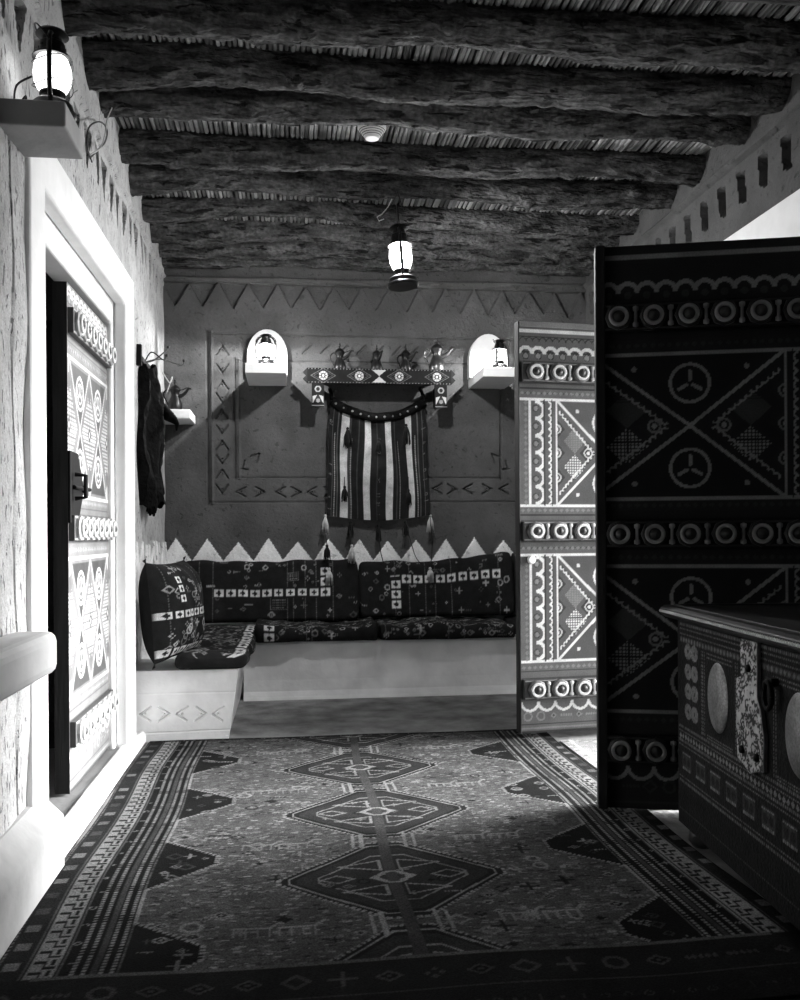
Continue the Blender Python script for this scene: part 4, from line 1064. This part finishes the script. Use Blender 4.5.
nailrow(.09, E_, .23, g2); nailrow(.09, E_, .215, g2); nailrow(.09, E_, .12, g1)
mb = MB(); flat_grid(mb, r, (bx0, 0, .07), (1, 0, 0), (0, 0, 1)); mb.box((bx0, .0006, .07), (CL - bx0, CD - .02, CH - .04), .022)
body = mb.build('chest_body', M['chest'], root)
for y_ in (.02, CD - .10):
    for s in (bx0 + .01, CL - bx0 - .09):
        mb = MB(); mb.lathe([(.03, 0), (.045, .02), (.04, .05), (.03, .07)], 16, (s + .04, y_ + .04, 0)); mb.build('foot', M['chesttop'], root, smooth=True)
mb = MB(); mb.prism([(0, -.018, CH - .04), (0, -.035, CH - .028), (0, -.035, CH - .008), (0, -.02, CH), (0, CD, CH), (0, CD + .02, CH - .01), (0, CD + .02, CH - .04)], (CL, 0, 0))
lid = mb.build('lid', M['chesttop'], root, bevel=.004)
mb = MB(); mb.box((.05, .0, CH), (CL - .05, .012, CH + .006)); mb.box((.05, CD - .035, CH), (CL - .05, CD - .02, CH + .012)); mb.box((.04, .0, CH), (.052, CD - .02, CH + .006)); mb.build('lid_moulding', M['chesttop'], lid, bevel=.002)
mb = MB()
for k in range(100):
    mb.lathe([(.0055, 0), (.004, .004), (0, .005)], 8, (.01 + k * (CL - .02) / 99, -.036, CH - .018), .5, Matrix.Rotation(PI / 2, 3, 'X'))
for k in range(46): mb.lathe([(.0055, 0), (.004, .004), (0, .005)], 8, (-.0005, -.025 + k * .0140, CH - .018), .5, Matrix.Rotation(-PI / 2, 3, 'Y'))
nl = mb.build('lid_nails', M['stud'], lid); nl['kind'] = 'stuff'
for s in (.425, .935):
    mb = MB()
    N_ = 40; ring_ = [(.075 * math.cos(w), .105 * math.sin(w)) for w in [2 * PI * k / N_ for k in range(N_)]]
    V = [(s + a, -.001, .545 + b_) for a, b_ in ring_] + [(s + a * .9, -.007, .545 + b_ * .93) for a, b_ in ring_] + [(s, -.010, .545)]
    mb.add(V, [(k, (k + 1) % N_, (k + 1) % N_ + N_, k + N_) for k in range(N_)] + [(k + N_, (k + 1) % N_ + N_, 2 * N_) for k in range(N_)])
    mb.build('oval_plate', M['tin'], body, smooth=True)
# pierced hasp
s0 = .67
prof = [(-.055, .745), (-.055, .64), (-.085, .63), (-.088, .50), (-.08, .41), (-.04, .40), (0, .385), (.04, .40), (.085, .41), (.09, .50), (.07, .57), (.05, .60), (.05, .745)]
r = Ras(.20, .38, .0035, .02); keep = rnd; rnd = random.Random(17)
r.rect(0, 0, .2, .38, .55)
for k in range(330):
    c_ = (rnd.uniform(0, .2), rnd.uniform(0, .38)); w_ = rnd.uniform(0, 2 * PI)
    r.ring(c_, rnd.uniform(.006, .014), .0055, .02, w_, w_ + rnd.uniform(1.5, 4)); r.disc((c_[0] + .01, c_[1]), .003, .03)
rnd = keep
pr = [(a + .10, h - .375) for a, h in prof]
inside = Ras(.20, .38, .0035, 0); inside.poly(pr, 1)
mk_ = (inside.c[:-1, :-1] > .5) & (inside.c[1:, 1:] > .5)
mb = MB(); flat_grid(mb, r, (s0 - .10, -.0125, .375), (1, 0, 0), (0, 0, 1), mask=mk_)
mb.prism([(s0 + a, -.012, h) for a, h in prof][::-1], (0, .010, 0), .3); hp = mb.build('hasp_plate', M['tinpattern'], body)
for a, h in ((-.045, .44), (.05, .44), (.0, .67)):
    mb = MB(); mb.lathe([(.012, 0), (.010, .008), (0, .011)], 14, (s0 + a, -.012, h), .5, Matrix.Rotation(PI / 2, 3, 'X')); mb.build('rivet', M['iron'], hp, smooth=True)
mb = MB(); mb.tube([(s0 + .13 + .022 * math.cos(w), -.02, .62 + .035 * math.sin(w)) for w in [2 * PI * k / 24 for k in range(25)]], .007, 8); mb.box((s0 + .112, -.018, .645), (s0 + .148, 0, .665)); mb.build('ring_handle', M['iron'], body, smooth=True, auto=40)
tag(root, 'dark wooden chest studded with tin ovals and nail bands, in front of the black door', 'chest')

# ================================================================== light
w = bpy.data.worlds.new('World'); bpy.context.scene.world = w; w.use_nodes = True
nt = w.node_tree; N = nt.nodes; L = nt.links; bg = N['Background']; bg.inputs['Color'].default_value = (1, 1, 1, 1)
SKY, GLOW, EXPO = 2.5, 158.0, 22.0
tcn = N.new('ShaderNodeTexCoord'); dt = N.new('ShaderNodeVectorMath'); dt.operation = 'DOT_PRODUCT'
az, el = math.radians(11), math.radians(14)
dt.inputs[1].default_value = (math.cos(az) * math.cos(el), math.sin(az) * math.cos(el), math.sin(el)); L.new(tcn.outputs['Generated'], dt.inputs[0])
def mth(op, a, b):
    m = N.new('ShaderNodeMath'); m.operation = op
    for i, v in enumerate((a, b)):
        if hasattr(v, 'default_value'): L.new(v, m.inputs[i])
        else: m.inputs[i].default_value = v
    return m.outputs[0]
g = mth('POWER', mth('MAXIMUM', dt.outputs['Value'], 0.0), EXPO)
L.new(mth('ADD', mth('MULTIPLY', g, GLOW), SKY), bg.inputs['Strength'])
ld = bpy.data.lights.new('doorway_portal', 'AREA'); ld.shape = 'RECTANGLE'; ld.size = 1.64; ld.size_y = 2.14; ld.cycles.is_portal = True
lo = bpy.data.objects.new('doorway_portal', ld); col.objects.link(lo); lo.location = (2.61, 3.785, 1.08); lo.rotation_euler = (PI / 2, 0, PI / 2)

# ================================================================== camera and view
cd = bpy.data.cameras.new('Camera'); cam = bpy.data.objects.new('Camera', cd); col.objects.link(cam)
cd.sensor_width = 36; cd.sensor_fit = 'AUTO'; cd.lens = 32.4; cd.shift_y = .035; cd.clip_start = .05
back = -_f
Mx = Matrix(((RV.x, UV.x, back.x, 0), (RV.y, UV.y, back.y, 0), (RV.z, UV.z, back.z, CZ), (0, 0, 0, 1)))
cam.matrix_world = Mx
sc = bpy.context.scene; sc.camera = cam
sc.view_settings.view_transform = 'Standard'; sc.view_settings.look = 'None'; sc.view_settings.gamma = 1; sc.view_settings.exposure = 0; sc.view_settings.use_curve_mapping = False
sc.cycles.use_denoising = True
sc.cycles.max_bounces = 8; sc.cycles.diffuse_bounces = 3; sc.cycles.transparent_max_bounces = 12
